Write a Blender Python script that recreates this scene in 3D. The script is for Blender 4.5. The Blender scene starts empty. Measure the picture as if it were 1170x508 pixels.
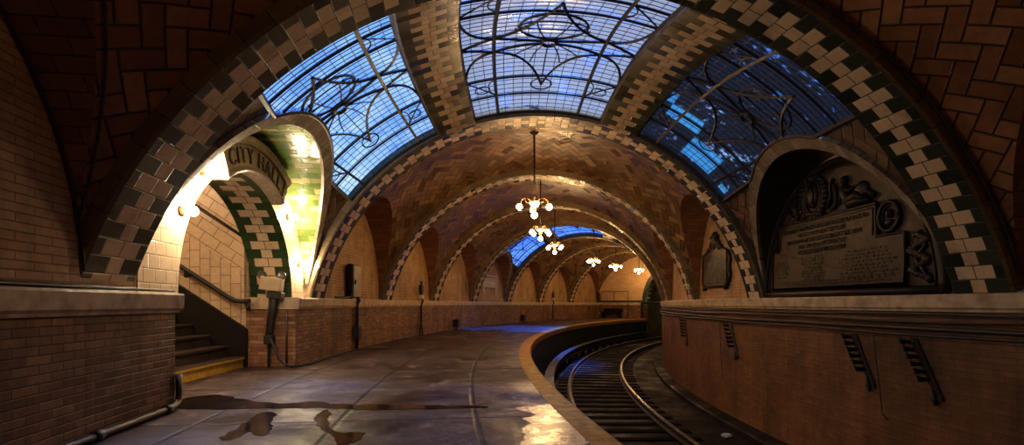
import bpy, math, random
from mathutils import Vector, Matrix
random.seed(7)
PI = math.pi
COL = bpy.context.scene.collection

# ------------------------------------------------------------------ place
# The station is a curved hall.  A point is given by s (metres outward from the
# hall's centre line, + towards the platform wall), th (angle along the curve) and z.
CX, CY, RM = 39.6, 8.92, 39.185
EYE = 0.905
F, YH = 600.0, 347.0
S_WALL = 3.66          # upper wall plane
S_LOW = 3.56           # brick dado plane
S_EDGE = 0.085         # platform edge
Z_LEDGE = 1.0
Z_BED = -1.25
TH_A, TH_B, TH_M = -0.1024, -0.0316, -0.067      # stair opening in the dado
OA, OB = -0.0965, -0.0285                        # feet of the arch above it
TH_END, TH_BACK = 0.655, -0.33
RIB_W = 0.60
DTH = RIB_W / 2 / RM
RIBS = [-0.2235, -0.1185] + [-0.010 + 0.0965 * k for k in range(7)]


def pt(s, th, z):
    r = RM + s
    return Vector((CX - r * math.cos(th), CY + r * math.sin(th), z))


def prof(th):
    """rib profile circle: centre offset, centre height, radius"""
    u = min(1, max(0, (th + .1185) / .1085))
    return (.08 + (.01 - .08) * u, -.118 + (.225 + .118) * u, 3.785 + (3.63 - 3.785) * u)


def arc(th, phi, d=0.0):
    cx, cz, R = prof(th)
    R += d
    return pt(cx + R * math.sin(phi), th, cz + R * math.cos(phi))


# ------------------------------------------------------------------ objects
def tag(o, label=None, cat=None, group=None, kind=None):
    if label: o['label'] = label
    if cat: o['category'] = cat
    if group: o['group'] = group
    if kind: o['kind'] = kind
    return o


def empty(name, loc, rz=0.0):
    o = bpy.data.objects.new(name, None)
    o.empty_display_size = .1
    COL.objects.link(o)
    o.location = loc
    o.rotation_euler = (0, 0, rz)
    return o


class MB:
    def __init__(self):
        self.v, self.f, self.uv, self.m, self.sm = [], [], [], [], []

    def face(self, pts, uvs=None, m=0, smooth=False):
        b = len(self.v)
        self.v += [Vector(p) for p in pts]
        self.f.append(tuple(range(b, b + len(pts))))
        self.uv.append(uvs or [(0, 0)] * len(pts))
        self.m.append(m)
        self.sm.append(smooth)

    def grid(self, fn, ni, nj, m=0, smooth=True, flip=False, skip=None):
        """fn(i,j) -> (point, uv) for i in 0..ni, j in 0..nj"""
        b = len(self.v)
        uv = []
        for i in range(ni + 1):
            for j in range(nj + 1):
                p, t = fn(i, j)
                self.v.append(Vector(p))
                uv.append(t)
        for i in range(ni):
            for j in range(nj):
                mm = m(i, j) if callable(m) else m
                if mm is None or (skip and skip(i, j)):
                    continue
                a = i * (nj + 1) + j
                q = [a, a + nj + 1, a + nj + 2, a + 1]
                if flip: q.reverse()
                self.f.append(tuple(b + k for k in q))
                self.uv.append([uv[k] for k in q])
                self.m.append(mm)
                self.sm.append(smooth)

    def box(self, c, size, m=0, rot=None, bev=0.0):
        x, y, z = [k / 2 for k in size]
        c = Vector(c)
        R = rot or Matrix.Identity(3)
        if bev <= 0:
            P = [Vector((sx * x, sy * y, sz * z)) for sz in (-1, 1) for sy in (-1, 1) for sx in (-1, 1)]
            P = [c + R @ p for p in P]
            for q in ((0, 2, 3, 1), (4, 5, 7, 6), (0, 1, 5, 4), (2, 6, 7, 3), (0, 4, 6, 2), (1, 3, 7, 5)):
                pts = [P[k] for k in q]
                w = (pts[1] - pts[0]).length
                h = (pts[3] - pts[0]).length
                self.face(pts, [(0, 0), (w, 0), (w, h), (0, h)], m)
            return
        # chamfered box: three inset face pairs joined by edge and corner faces
        b = min(bev, x, y, z)
        idx = {}
        base = len(self.v)
        for sx in (-1, 1):
            for sy in (-1, 1):
                for sz in (-1, 1):
                    for ax in range(3):
                        p = [sx * (x - b), sy * (y - b), sz * (z - b)]
                        p[ax] += (sx, sy, sz)[ax] * b
                        idx[(sx, sy, sz, ax)] = len(self.v)
                        self.v.append(c + R @ Vector(p))

        def add(q):
            pts = [self.v[k] for k in q]
            n = (pts[1] - pts[0]).cross(pts[2] - pts[0])
            mid = sum(pts, Vector()) / len(pts) - c
            if n.dot(mid) < 0: q = list(reversed(q))
            self.f.append(tuple(q))
            self.uv.append([(0, 0)] * len(q))
            self.m.append(m)
            self.sm.append(False)
        for ax in range(3):
            o1, o2 = [k for k in range(3) if k != ax]
            for s_ in (-1, 1):
                q = []
                for a_, b_ in ((-1, -1), (1, -1), (1, 1), (-1, 1)):
                    k = [0, 0, 0]; k[ax] = s_; k[o1] = a_; k[o2] = b_
                    q.append(idx[(*k, ax)])
                add(q)
            for a_ in (-1, 1):
                for b_ in (-1, 1):
                    q = []
                    for s_, w in ((-1, o1), (1, o1), (1, o2), (-1, o2)):
                        k = [0, 0, 0]; k[ax] = s_; k[o1] = a_; k[o2] = b_
                        q.append(idx[(*k, w)])
                    add(q)
        for sx in (-1, 1):
            for sy in (-1, 1):
                for sz in (-1, 1):
                    add([idx[(sx, sy, sz, k)] for k in range(3)])

    def tube(self, path, r, n=8, m=0, closed=False, caps=True):
        path = [Vector(p) for p in path]
        N = len(path)
        rr = r if isinstance(r, (list, tuple)) else [r] * N
        b = len(self.v)
        prev = None
        for i, p in enumerate(path):
            if closed:
                t = path[(i + 1) % N] - path[i - 1]
            else:
                t = path[min(i + 1, N - 1)] - path[max(i - 1, 0)]
            if t.length < 1e-9: t = Vector((0, 0, 1))
            t.normalize()
            if prev is None:
                up = Vector((0, 0, 1)) if abs(t.z) < .9 else Vector((1, 0, 0))
                prev = up - t * up.dot(t)
            prev = prev - t * prev.dot(t)
            if prev.length < 1e-6:
                prev = Vector((1, 0, 0)) - t * t.x
            prev.normalize()
            s = t.cross(prev)
            for k in range(n):
                a = 2 * PI * k / n
                self.v.append(p + (prev * math.cos(a) + s * math.sin(a)) * rr[i])
        for i in range(N if closed else N - 1):
            i2 = (i + 1) % N
            for k in range(n):
                k2 = (k + 1) % n
                self.f.append((b + i * n + k, b + i * n + k2, b + i2 * n + k2, b + i2 * n + k))
                self.uv.append([(0, 0)] * 4); self.m.append(m); self.sm.append(n > 4)
        if caps and not closed:
            self.f.append(tuple(b + k for k in reversed(range(n))))
            self.uv.append([(0, 0)] * n); self.m.append(m); self.sm.append(False)
            self.f.append(tuple(b + (N - 1) * n + k for k in range(n)))
            self.uv.append([(0, 0)] * n); self.m.append(m); self.sm.append(False)

    def lathe(self, prof_, c, n=16, m=0, axis=None):
        """prof_: list of (radius, height) turned about z (or about the matrix axis)"""
        c = Vector(c)
        R = axis or Matrix.Identity(3)
        b = len(self.v)
        for r, h in prof_:
            for k in range(n):
                a = 2 * PI * k / n
                self.v.append(c + R @ Vector((r * math.cos(a), r * math.sin(a), h)))
        for i in range(len(prof_) - 1):
            for k in range(n):
                k2 = (k + 1) % n
                self.f.append((b + i * n + k, b + i * n + k2, b + (i + 1) * n + k2, b + (i + 1) * n + k))
                self.uv.append([(0, 0)] * 4); self.m.append(m); self.sm.append(True)
        for i, rev in ((0, True), (len(prof_) - 1, False)):
            q = [b + i * n + k for k in range(n)]
            if rev: q.reverse()
            self.f.append(tuple(q)); self.uv.append([(0, 0)] * n); self.m.append(m); self.sm.append(False)

    def ball(self, c, r, n=12, m=0, sx=1, sy=1, sz=1, rot=None):
        c = Vector(c)
        R = rot or Matrix.Identity(3)
        self.grid(lambda i, j: (c + R @ Vector((sx * r * math.sin(PI * i / n) * math.cos(2 * PI * j / (2 * n)),
                                                sy * r * math.sin(PI * i / n) * math.sin(2 * PI * j / (2 * n)),
                                                sz * r * math.cos(PI * i / n))), (0, 0)), n, 2 * n, m, True)

    def prism(self, poly, fn, d0, d1, m=0, msides=None):
        """poly: (a,b) outline; fn(a,b,d) -> point; extrude from d0 (back) to d1 (front)"""
        n = len(poly)
        self.face([fn(a, b, d1) for a, b in poly], [tuple(p) for p in poly], m)
        self.face([fn(a, b, d0) for a, b in reversed(poly)], [tuple(p) for p in reversed(poly)], m)
        for i in range(n):
            a, b = poly[i], poly[(i + 1) % n]
            w = math.hypot(b[0] - a[0], b[1] - a[1])
            self.face([fn(*a, d0), fn(*b, d0), fn(*b, d1), fn(*a, d1)], [(0, 0), (w, 0), (w, d1 - d0), (0, d1 - d0)],
                      m if msides is None else msides)

    def build(self, name, mats, parent=None, loc=None, merge=False):
        me = bpy.data.meshes.new(name)
        off = Vector(loc) if loc is not None else (Vector(parent.location) if parent is not None and parent.parent is None else Vector())
        if parent is not None and parent.parent is not None:
            off = Vector(parent.parent.location)
        me.from_pydata([tuple(v - off) for v in self.v], [], self.f)
        uvl = me.uv_layers.new(name='UVMap')
        k = 0
        for u in self.uv:
            for t in u:
                uvl.data[k].uv = t
                k += 1
        me.polygons.foreach_set('material_index', self.m)
        me.polygons.foreach_set('use_smooth', self.sm)
        for mm in (mats if isinstance(mats, (list, tuple)) else [mats]):
            me.materials.append(mm)
        me.validate()
        me.update()
        o = bpy.data.objects.new(name, me)
        COL.objects.link(o)
        if parent is not None:
            o.parent = parent
        elif loc is not None:
            o.location = loc
        return o


class LB(MB):
    """builder in a thing's own local frame (no offset taken off)"""
    def build(self, name, mats, parent=None):
        me = bpy.data.meshes.new(name)
        me.from_pydata([tuple(v) for v in self.v], [], self.f)
        uvl = me.uv_layers.new(name='UVMap')
        k = 0
        for u in self.uv:
            for t in u:
                uvl.data[k].uv = t
                k += 1
        me.polygons.foreach_set('material_index', self.m)
        me.polygons.foreach_set('use_smooth', self.sm)
        for mm in (mats if isinstance(mats, (list, tuple)) else [mats]):
            me.materials.append(mm)
        me.validate()
        o = bpy.data.objects.new(name, me)
        COL.objects.link(o)
        if parent is not None: o.parent = parent
        return o


def copy_tree(o, parent=None):
    c = o.copy()
    COL.objects.link(c)
    if parent is not None:
        c.parent = parent
    for ch in [x for x in COL.objects if x.parent == o]:
        copy_tree(ch, c)
    return c


# ------------------------------------------------------------------ materials
class N:
    """small helper to wire shader nodes"""
    def __init__(self, name):
        self.mat = bpy.data.materials.new(name)
        self.mat.use_nodes = True
        self.t = self.mat.node_tree
        self.t.nodes.clear()
        self.out = self.t.nodes.new('ShaderNodeOutputMaterial')
        self.b = self.t.nodes.new('ShaderNodeBsdfPrincipled')
        self.l(self.b.outputs[0], self.out.inputs[0])
        self._uv = None
        self._ob = None

    def l(self, a, b): self.t.links.new(a, b)

    def n(self, typ, **kw):
        x = self.t.nodes.new('ShaderNode' + typ)
        for k, v in kw.items(): setattr(x, k, v)
        return x

    def uv(self):
        if self._uv is None: self._uv = self.n('TexCoord')
        return self._uv.outputs['UV']

    def ob(self):
        if self._ob is None: self._ob = self.n('NewGeometry')
        return self._ob.outputs['Position']

    def put(self, sock, v):
        if isinstance(v, (int, float)): sock.default_value = v
        elif isinstance(v, tuple): sock.default_value = v if len(v) == len(sock.default_value) else (*v, 1)
        else: self.l(v, sock)

    def math(self, op, a, b=None, c=None):
        x = self.n('Math', operation=op)
        self.put(x.inputs[0], a)
        if b is not None: self.put(x.inputs[1], b)
        if c is not None: self.put(x.inputs[2], c)
        return x.outputs[0]

    def mix(self, f, a, b, mode='MIX'):
        x = self.n('Mix', data_type='RGBA', blend_type=mode)
        self.put(x.inputs[0], f); self.put(x.inputs[6], a); self.put(x.inputs[7], b)
        return x.outputs[2]

    def noise(self, vec, scale, detail=4, rough=.55, dist=0):
        x = self.n('TexNoise')
        self.put(x.inputs['Vector'], vec)
        x.inputs['Scale'].default_value = scale
        x.inputs['Detail'].default_value = detail
        x.inputs['Roughness'].default_value = rough
        x.inputs['Distortion'].default_value = dist
        return x.outputs['Fac']

    def ramp(self, fac, stops):
        x = self.n('ValToRGB')
        cr = x.color_ramp
        while len(cr.elements) > 1: cr.elements.remove(cr.elements[-1])
        for i, (p, c) in enumerate(stops):
            e = cr.elements[0] if i == 0 else cr.elements.new(p)
            e.position = p
            e.color = (*c, 1) if isinstance(c, tuple) else (c, c, c, 1)
        self.put(x.inputs[0], fac)
        return x.outputs[0]

    def mapr(self, v, a, b, c=0, d=1):
        x = self.n('MapRange')
        self.put(x.inputs[0], v)
        for k, q in enumerate((a, b, c, d)): x.inputs[k + 1].default_value = q
        return x.outputs[0]

    def sep(self, vec):
        x = self.n('SeparateXYZ')
        self.put(x.inputs[0], vec)
        return x.outputs

    def comb(self, x_, y_, z_=0.0):
        x = self.n('CombineXYZ')
        self.put(x.inputs[0], x_); self.put(x.inputs[1], y_); self.put(x.inputs[2], z_)
        return x.outputs[0]

    def white(self, vec):
        x = self.n('TexWhiteNoise', noise_dimensions='3D')
        self.put(x.inputs['Vector'], vec)
        return x.outputs['Value']

    def bump(self, h, strength=.5, dist=.01):
        x = self.n('Bump')
        x.inputs['Strength'].default_value = strength
        x.inputs['Distance'].default_value = dist
        self.put(x.inputs['Height'], h)
        self.l(x.outputs[0], self.b.inputs['Normal'])

    def set(self, color=None, rough=None, metal=None, spec=None):
        if color is not None: self.put(self.b.inputs['Base Color'], color)
        if rough is not None: self.put(self.b.inputs['Roughness'], rough)
        if metal is not None: self.put(self.b.inputs['Metallic'], metal)
        if spec is not None: self.put(self.b.inputs['Specular IOR Level'], spec)
        return self


def brick_mat(name, bw, bh, c1, c2, c3, mortar, rough=.6, dirt=.5, gap=.006, rot=0.0, spec=.5, streak=0.0, dirtcol=(.02, .013, .01), offset=.5, bump=.6):
    k = N(name)
    vec = k.uv()
    if rot:
        mp = k.n('Mapping'); mp.inputs['Rotation'].default_value = (0, 0, rot)
        k.l(vec, mp.inputs[0]); vec = mp.outputs[0]
    u, v, _ = k.sep(vec)
    row = k.math('FLOOR', k.math('DIVIDE', v, bh))
    sh = k.math('MULTIPLY', k.math('FLOORED_MODULO', row, 2.0), offset)
    uu = k.math('ADD', k.math('DIVIDE', u, bw), sh)
    col = k.math('FLOOR', uu)
    fu = k.math('MULTIPLY', k.math('FRACT', uu), bw)
    fv = k.math('MULTIPLY', k.math('FRACT', k.math('DIVIDE', v, bh)), bh)
    d = k.math('MINIMUM', k.math('MINIMUM', fu, k.math('SUBTRACT', bw, fu)), k.math('MINIMUM', fv, k.math('SUBTRACT', bh, fv)))
    g = k.mapr(d, gap * .35, gap, 0, 1)
    rnd = k.white(k.comb(col, row, 3.0))
    base = k.ramp(rnd, [(0, c1), (.5, c2), (1, c3)])
    nz = k.noise(k.ob(), 1.3, 6, .65)
    nz2 = k.noise(k.ob(), 14, 5, .6)
    base = k.mix(k.mapr(nz2, .3, .75, 0, .45), base, tuple(x * .55 for x in c1))
    base = k.mix(g, mortar, base)
    if streak:
        mp2 = k.n('Mapping'); mp2.inputs['Scale'].default_value = (3.5, 3.5, .35)
        k.l(k.ob(), mp2.inputs[0])
        st = k.noise(mp2.outputs[0], 1.0, 6, .7)
        base = k.mix(k.mapr(st, .48, .66, 0, streak), base, (.03, .016, .010))
        base = k.mix(k.mapr(st, .44, .30, 0, streak * .5), base, tuple(min(1, x * 1.5) for x in c2))
    base = k.mix(k.math('MULTIPLY', k.mapr(nz, .42, .72, 0, 1), dirt), base, dirtcol)
    k.set(base, k.mapr(nz2, .2, .8, rough - .12, rough + .15), 0, spec)
    k.bump(k.math('ADD', g, k.math('MULTIPLY', nz2, .35)), bump, .006)
    return k.mat


def herring_mat(name, w, c1, c2, c3, grout, rough=.45, rot=PI / 4, dirt=.5):
    """2:1 tiles laid in herringbone"""
    k = N(name)
    mp = k.n('Mapping'); mp.inputs['Rotation'].default_value = (0, 0, rot)
    mp.inputs['Scale'].default_value = (1 / w, 1 / w, 1)
    k.l(k.uv(), mp.inputs[0])
    u, v, _ = k.sep(mp.outputs[0])
    i, j = k.math('FLOOR', u), k.math('FLOOR', v)
    fu, fv = k.math('FRACT', u), k.math('FRACT', v)
    c = k.math('FLOORED_MODULO', k.math('SUBTRACT', i, j), 4.0)
    is_ = [k.math('COMPARE', c, float(q), .1) for q in range(4)]
    one = lambda x: k.math('SUBTRACT', 1.0, x)
    dl = k.math('ADD', fu, k.math('MULTIPLY', is_[1], 9.0))
    dr = k.math('ADD', one(fu), k.math('MULTIPLY', is_[0], 9.0))
    db = k.math('ADD', fv, k.math('MULTIPLY', is_[2], 9.0))
    dt = k.math('ADD', one(fv), k.math('MULTIPLY', is_[3], 9.0))
    d = k.math('MINIMUM', k.math('MINIMUM', dl, dr), k.math('MINIMUM', db, dt))
    g = k.mapr(d, .03, .085, 0, 1)
    rnd = k.white(k.comb(k.math('SUBTRACT', i, is_[1]), k.math('SUBTRACT', j, is_[2]), 1.0))
    base = k.ramp(rnd, [(0, c1), (.55, c2), (1, c3)])
    nz = k.noise(k.ob(), 1.1, 6, .65)
    nz2 = k.noise(k.ob(), 16, 5, .6)
    base = k.mix(k.mapr(nz2, .35, .75, 0, .4), base, tuple(x * .5 for x in c1))
    base = k.mix(g, grout, base)
    base = k.mix(k.math('MULTIPLY', k.mapr(nz, .45, .7, 0, 1), dirt), base, (.02, .012, .008))
    k.set(base, k.mapr(rnd, 0, 1, rough - .1, rough + .15))
    # each tile is set at a slightly different tilt
    tilt = k.math('MULTIPLY', k.math('SUBTRACT', rnd, .5), k.math('ADD', fu, fv))
    k.bump(k.math('ADD', k.math('ADD', g, k.math('MULTIPLY', nz2, .3)), k.math('MULTIPLY', tilt, 1.6)), .8, .01)
    return k.mat


def zigzag_mat(name, W, h, wide, narrow, cream, cream2, green, green2, rough=.3, wear=.25):
    """rows of cream tiles, wide and narrow in turn, between green tiles"""
    k = N(name)
    u, v, _ = k.sep(k.uv())
    vv = k.math('DIVIDE', v, h)
    row = k.math('FLOOR', vv)
    par = k.math('FLOORED_MODULO', row, 2.0)                      # 0 wide row, 1 narrow row
    cu = k.math('ABSOLUTE', u)                                    # distance from the middle line
    half = k.math('ADD', wide, k.math('MULTIPLY', par, narrow - wide))
    isc = k.math('LESS_THAN', cu, half)
    fv = k.math('MULTIPLY', k.math('FRACT', vv), h)
    dv = k.math('MINIMUM', fv, k.math('SUBTRACT', h, fv))
    du = k.math('ABSOLUTE', k.math('SUBTRACT', cu, half))
    dmid = k.math('ADD', cu, k.math('MULTIPLY', par, 5.0))        # joint in the middle of wide rows
    d = k.math('MINIMUM', k.math('MINIMUM', dv, du), dmid)
    g = k.mapr(d, .0025, .007, 0, 1)
    side = k.math('SIGN', u)
    rnd = k.white(k.comb(side, row, isc))
    rnd2 = k.white(k.comb(side, row, k.math('ADD', isc, 7.3)))
    nz = k.noise(k.ob(), 2.0, 6, .65)
    nz2 = k.noise(k.ob(), 30, 4, .6)
    c = k.mix(rnd, cream, cream2)
    gr = k.mix(rnd, green, green2)
    base = k.mix(isc, gr, c)
    base = k.mix(k.math('MULTIPLY', k.mapr(nz2, .45, .8, 0, 1), wear), base, (.09, .06, .035))
    base = k.mix(g, (.022, .017, .012), base)
    base = k.mix(k.mapr(nz, .5, .75, 0, .6), base, (.02, .014, .01))
    k.set(base, k.mapr(rnd2, 0, 1, rough - .1, rough + .2), 0, .35)
    tilt = k.math('MULTIPLY', k.math('SUBTRACT', rnd2, .5), k.math('FRACT', vv))
    k.bump(k.math('ADD', k.math('ADD', g, k.math('MULTIPLY', nz2, .2)), k.math('MULTIPLY', tilt, .9)), .6, .006)
    return k.mat


def plain(name, c, c2=None, rough=.6, metal=0.0, scale=12, bump=.25, spec=None):
    k = N(name)
    nz = k.noise(k.ob(), scale, 5, .6)
    k.set(k.mix(k.mapr(nz, .35, .7), c, c2 or tuple(x * .6 for x in c)), k.mapr(nz, .2, .8, max(.05, rough - .12), min(1, rough + .12)), metal, spec)
    if bump: k.bump(nz, bump, .004)
    return k.mat


def emit(name, c, st):
    k = N(name)
    k.set((.8, .7, .5), .3)
    k.put(k.b.inputs['Emission Color'], c)
    k.b.inputs['Emission Strength'].default_value = st
    return k.mat


M = {}
M['vault'] = herring_mat('vault_tile', .14, (.115, .060, .027), (.195, .105, .048), (.31, .172, .084), (.018, .010, .006), rough=.34, dirt=.6)
M['vault_big'] = herring_mat('vault_tile_large', .135, (.24, .085, .034), (.36, .145, .06), (.50, .235, .105), (.05, .022, .012), rough=.5, dirt=.55)
M['lun'] = brick_mat('lunette_tile', .26, .11, (.22, .085, .035), (.28, .12, .05), (.34, .16, .07), (.06, .035, .02), rough=.5, dirt=.5)
M['brick_up'] = brick_mat('buff_roman_brick', .29, .055, (.52, .30, .145), (.58, .35, .175), (.63, .39, .20), (.28, .155, .08), rough=.6, spec=.25, dirt=.5, streak=.35)
M['brick_dn'] = brick_mat('brown_dado_brick', .20, .055, (.20, .086, .052), (.32, .155, .082), (.46, .245, .13), (.10, .05, .032), rough=.5, spec=.25, dirt=.6, streak=.5)
M['brick_rt'] = brick_mat('orange_brick', .20, .055, (.21, .085, .036), (.25, .105, .045), (.29, .13, .056), (.13, .055, .026), rough=.5, spec=.3, dirt=.7, streak=.4, gap=.005, bump=.5)
M['brick_end'] = brick_mat('cream_end_brick', .38, .085, (.70, .44, .22), (.78, .50, .26), (.84, .57, .32), (.40, .22, .11), rough=.5, dirt=.15)
M['zig'] = zigzag_mat('rib_tile', RIB_W, .13, .19, .075, (.60, .42, .26), (.72, .53, .34), (.012, .018, .012), (.028, .034, .022), wear=.2)
M['zig_band'] = zigzag_mat('band_tile', .59, .135, .175, .07, (.50, .32, .17), (.62, .42, .24), (.030, .030, .014), (.065, .062, .026), rough=.25, wear=.3)
M['zig_arch'] = zigzag_mat('arch_tile', .6, .135, .20, .082, (.66, .47, .30), (.74, .55, .37), (.022, .05, .018), (.05, .09, .03), rough=.22, wear=.12)
M['green'] = brick_mat('green_glazed_tile', .26, .105, (.075, .14, .022), (.13, .19, .035), (.46, .38, .17), (.08, .07, .03), rough=.16, dirt=.12, bump=.9)
M['green_dk'] = brick_mat('dark_green_tile', .22, .11, (.02, .035, .018), (.035, .05, .022), (.05, .065, .03), (.02, .018, .012), rough=.35, dirt=.3)
M['rim'] = brick_mat('worn_rim_tile', .10, .22, (.20, .14, .085), (.33, .24, .15), (.47, .36, .24), (.05, .035, .022), rough=.45, dirt=.45, offset=0)
M['ribside'] = brick_mat('rib_side_tile', .15, .25, (.16, .11, .06), (.20, .14, .07), (.26, .17, .09), (.05, .035, .02), rough=.3, dirt=.45, offset=0)
M['cream'] = brick_mat('cream_wall_tile', .17, .12, (.62, .44, .27), (.68, .49, .31), (.74, .55, .36), (.26, .16, .08), rough=.3, dirt=.12)
M['stair_tile'] = brick_mat('stair_tile', .24, .145, (.58, .40, .235), (.64, .45, .27), (.70, .51, .32), (.24, .14, .07), rough=.4, dirt=.15, offset=.5, gap=.008, rot=PI / 2)
M['stair_diag'] = brick_mat('stair_tile_sloped', .27, .15, (.58, .40, .235), (.64, .45, .27), (.70, .51, .32), (.24, .14, .07), rough=.4, dirt=.15, gap=.008)
M['stone'] = plain('ledge_stone', (.62, .46, .30), (.30, .20, .12), rough=.55, scale=7, bump=.4)
M['terracotta'] = plain('terracotta', (.42, .29, .17), (.22, .145, .08), rough=.5, scale=18, bump=.5)
M['terra_dark'] = plain('terracotta_letter', (.09, .055, .03), (.055, .034, .02), rough=.5, scale=18)
M['iron'] = plain('black_iron', (.022, .020, .018), (.035, .028, .022), rough=.55, metal=.3, scale=20)
M['frame'] = plain('skylight_iron', (.030, .025, .024), (.05, .038, .03), rough=.5, metal=.2, scale=25)
M['brass'] = plain('chandelier_brass', (.45, .26, .12), (.28, .15, .07), rough=.35, metal=.85, scale=30, bump=.1)
M['rubber'] = plain('cable_rubber', (.018, .016, .016), (.03, .027, .025), rough=.5, scale=20, bump=.1)
M['pipe'] = plain('grey_conduit', (.10, .085, .08), (.05, .04, .038), rough=.45, metal=.4, scale=15)
M['rail'] = plain('rail_steel', (.30, .27, .25), (.20, .17, .15), rough=.28, metal=.9, scale=30, bump=.1)
M['rail_web'] = plain('rusty_rail', (.06, .038, .028), (.035, .024, .02), rough=.7, metal=.3, scale=30)
M['wood'] = plain('sleeper_wood', (.0075, .0055, .005), (.004, .003, .003), rough=.8, scale=9, bump=.5, spec=.02)
M['cover'] = plain('cover_board', (.03, .025, .025), (.015, .012, .012), rough=.4, scale=9, spec=.3)
M['yellow'] = plain('worn_yellow_paint', (.50, .235, .018), (.22, .09, .012), rough=.6, scale=9, bump=.4, spec=.12)
M['yellow_step'] = plain('step_yellow_paint', (.66, .38, .02), (.40, .21, .02), rough=.5, scale=14, bump=.4)
M['tread'] = plain('worn_stair_tread', (.07, .043, .03), (.04, .025, .018), rough=.7, scale=8, bump=.4, spec=.1)
M['dark'] = plain('dark_skirting', (.010, .008, .007), (.016, .012, .010), rough=.6, scale=10, spec=.15)
M['beige'] = plain('beige_housing', (.52, .38, .25), (.45, .32, .2), rough=.5, scale=14, bump=.05)
M['lens'] = plain('lamp_lens', (.10, .085, .07), (.06, .05, .04), rough=.2, scale=30, bump=0)
M['panelgrey'] = plain('grey_steel_panel', (.36, .28, .22), (.25, .19, .15), rough=.45, metal=0, scale=10)
M['bronze'] = plain('bronze_plaque', (.065, .036, .022), (.03, .018, .012), rough=.5, metal=0, scale=9, bump=.6, spec=.25)
M['bronze_hi'] = plain('bronze_raised', (.026, .016, .011), (.014, .009, .007), rough=.45, metal=0, scale=14, bump=.5, spec=.25)
M['bronze_field'] = plain('bronze_field', (.075, .045, .029), (.042, .025, .017), rough=.5, metal=0, scale=10, bump=.3, spec=.25)
M['white'] = plain('white_litter', (.75, .73, .72), (.6, .58, .57), rough=.6, scale=30)
M['signpale'] = plain('pale_sign', (.75, .66, .52), (.6, .5, .4), rough=.5, scale=20)
M['bulb'] = emit('lit_bulb', (1.0, .58, .23), 150)
M['bulb_wall'] = emit('lit_wall_bulb', (1.0, .78, .50), 640)
M['bowl'] = emit('lit_glass_bowl', (1.0, .60, .25), 40)


def floor_mat():
    k = N('platform_concrete')
    u, v, _ = k.sep(k.uv())
    L, Wd = 1.55, 1.12
    fu = k.math('MULTIPLY', k.math('FRACT', k.math('DIVIDE', u, L)), L)
    fv = k.math('MULTIPLY', k.math('FRACT', k.math('DIVIDE', k.math('ADD', v, .30), Wd)), Wd)
    wob = k.math('MULTIPLY', k.math('SUBTRACT', k.noise(k.ob(), 3, 4), .5), .03)
    du = k.math('ABSOLUTE', k.math('ADD', k.math('MINIMUM', fu, k.math('SUBTRACT', L, fu)), wob))
    dv = k.math('ABSOLUTE', k.math('ADD', k.math('MINIMUM', fv, k.math('SUBTRACT', Wd, fv)), wob))
    g = k.mapr(k.math('MINIMUM', du, dv), .008, .030, 0, 1)
    n1 = k.noise(k.ob(), .8, 7, .65, .6)
    n2 = k.noise(k.ob(), 3.2, 8, .72, .3)
    n3 = k.noise(k.ob(), 26, 5, .65)
    n4 = k.noise(k.ob(), 1.6, 6, .7, 1.2)
    cell = k.white(k.comb(k.math('FLOOR', k.math('DIVIDE', u, L)), k.math('FLOOR', k.math('DIVIDE', k.math('ADD', v, .30), Wd)), 2.0))
    base = k.ramp(n2, [(.32, (.012, .007, .006)), (.46, (.050, .028, .026)), (.56, (.105, .064, .061)), (.70, (.22, .15, .145))])
    base = k.mix(k.mapr(cell, 0, 1, 0, .5), base, (.05, .03, .026))
    base = k.mix(k.mapr(n1, .48, .62, 0, .75), base, (.020, .012, .010))
    base = k.mix(k.mapr(n4, .56, .66, 0, .75), base, (.30, .215, .20))
    base = k.mix(k.mapr(n3, .48, .75, 0, .5), base, (.03, .02, .017))
    base = k.mix(g, (.006, .004, .004), base)
    wet = k.mapr(n1, .44, .62, 0, 1)
    rough = k.math('ADD', k.mapr(wet, 0, 1, .62, .20), k.math('MULTIPLY', n3, .2))
    k.set(base, rough, 0.0, .26)
    k.bump(k.math('ADD', k.math('MULTIPLY', g, 1.0), k.math('ADD', k.math('MULTIPLY', n3, .2), k.math('MULTIPLY', n2, 1.0))), .6, .012)
    return k.mat


M['floor'] = floor_mat()


def water_mat():
    k = N('wet_film')
    nz = k.noise(k.ob(), 3, 4)
    k.set(k.mix(nz, (.012, .008, .007), (.022, .014, .012)), k.mapr(nz, .3, .7, .04, .16), 0, .5)
    return k.mat


M['water'] = water_mat()


def sheen_mat():
    k = N('wet_sheen')
    n1 = k.noise(k.ob(), 5, 6, .65)
    n2 = k.noise(k.ob(), 45, 4, .6)
    k.set(k.mix(k.mapr(n1, .4, .6), (.03, .02, .017), (.13, .09, .08)), k.mapr(n1, .35, .6, .17, .36), 0, .7)
    k.bump(k.math('ADD', n2, n1), .12, .006)
    return k.mat


M['sheen'] = sheen_mat()


def bed_mat():
    k = N('track_bed')
    n1 = k.noise(k.ob(), 1.2, 6, .65)
    n2 = k.noise(k.ob(), 30, 4, .6)
    c = k.ramp(n1, [(.3, (.010, .008, .008)), (.7, (.024, .018, .017))])
    c = k.mix(k.mapr(n2, .45, .8, 0, .6), c, (.02, .016, .015))
    k.set(c, k.mapr(n1, .42, .66, .8, .35), 0, .1)
    k.bump(n2, .6, .015)
    return k.mat


M['bed'] = bed_mat()


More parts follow.
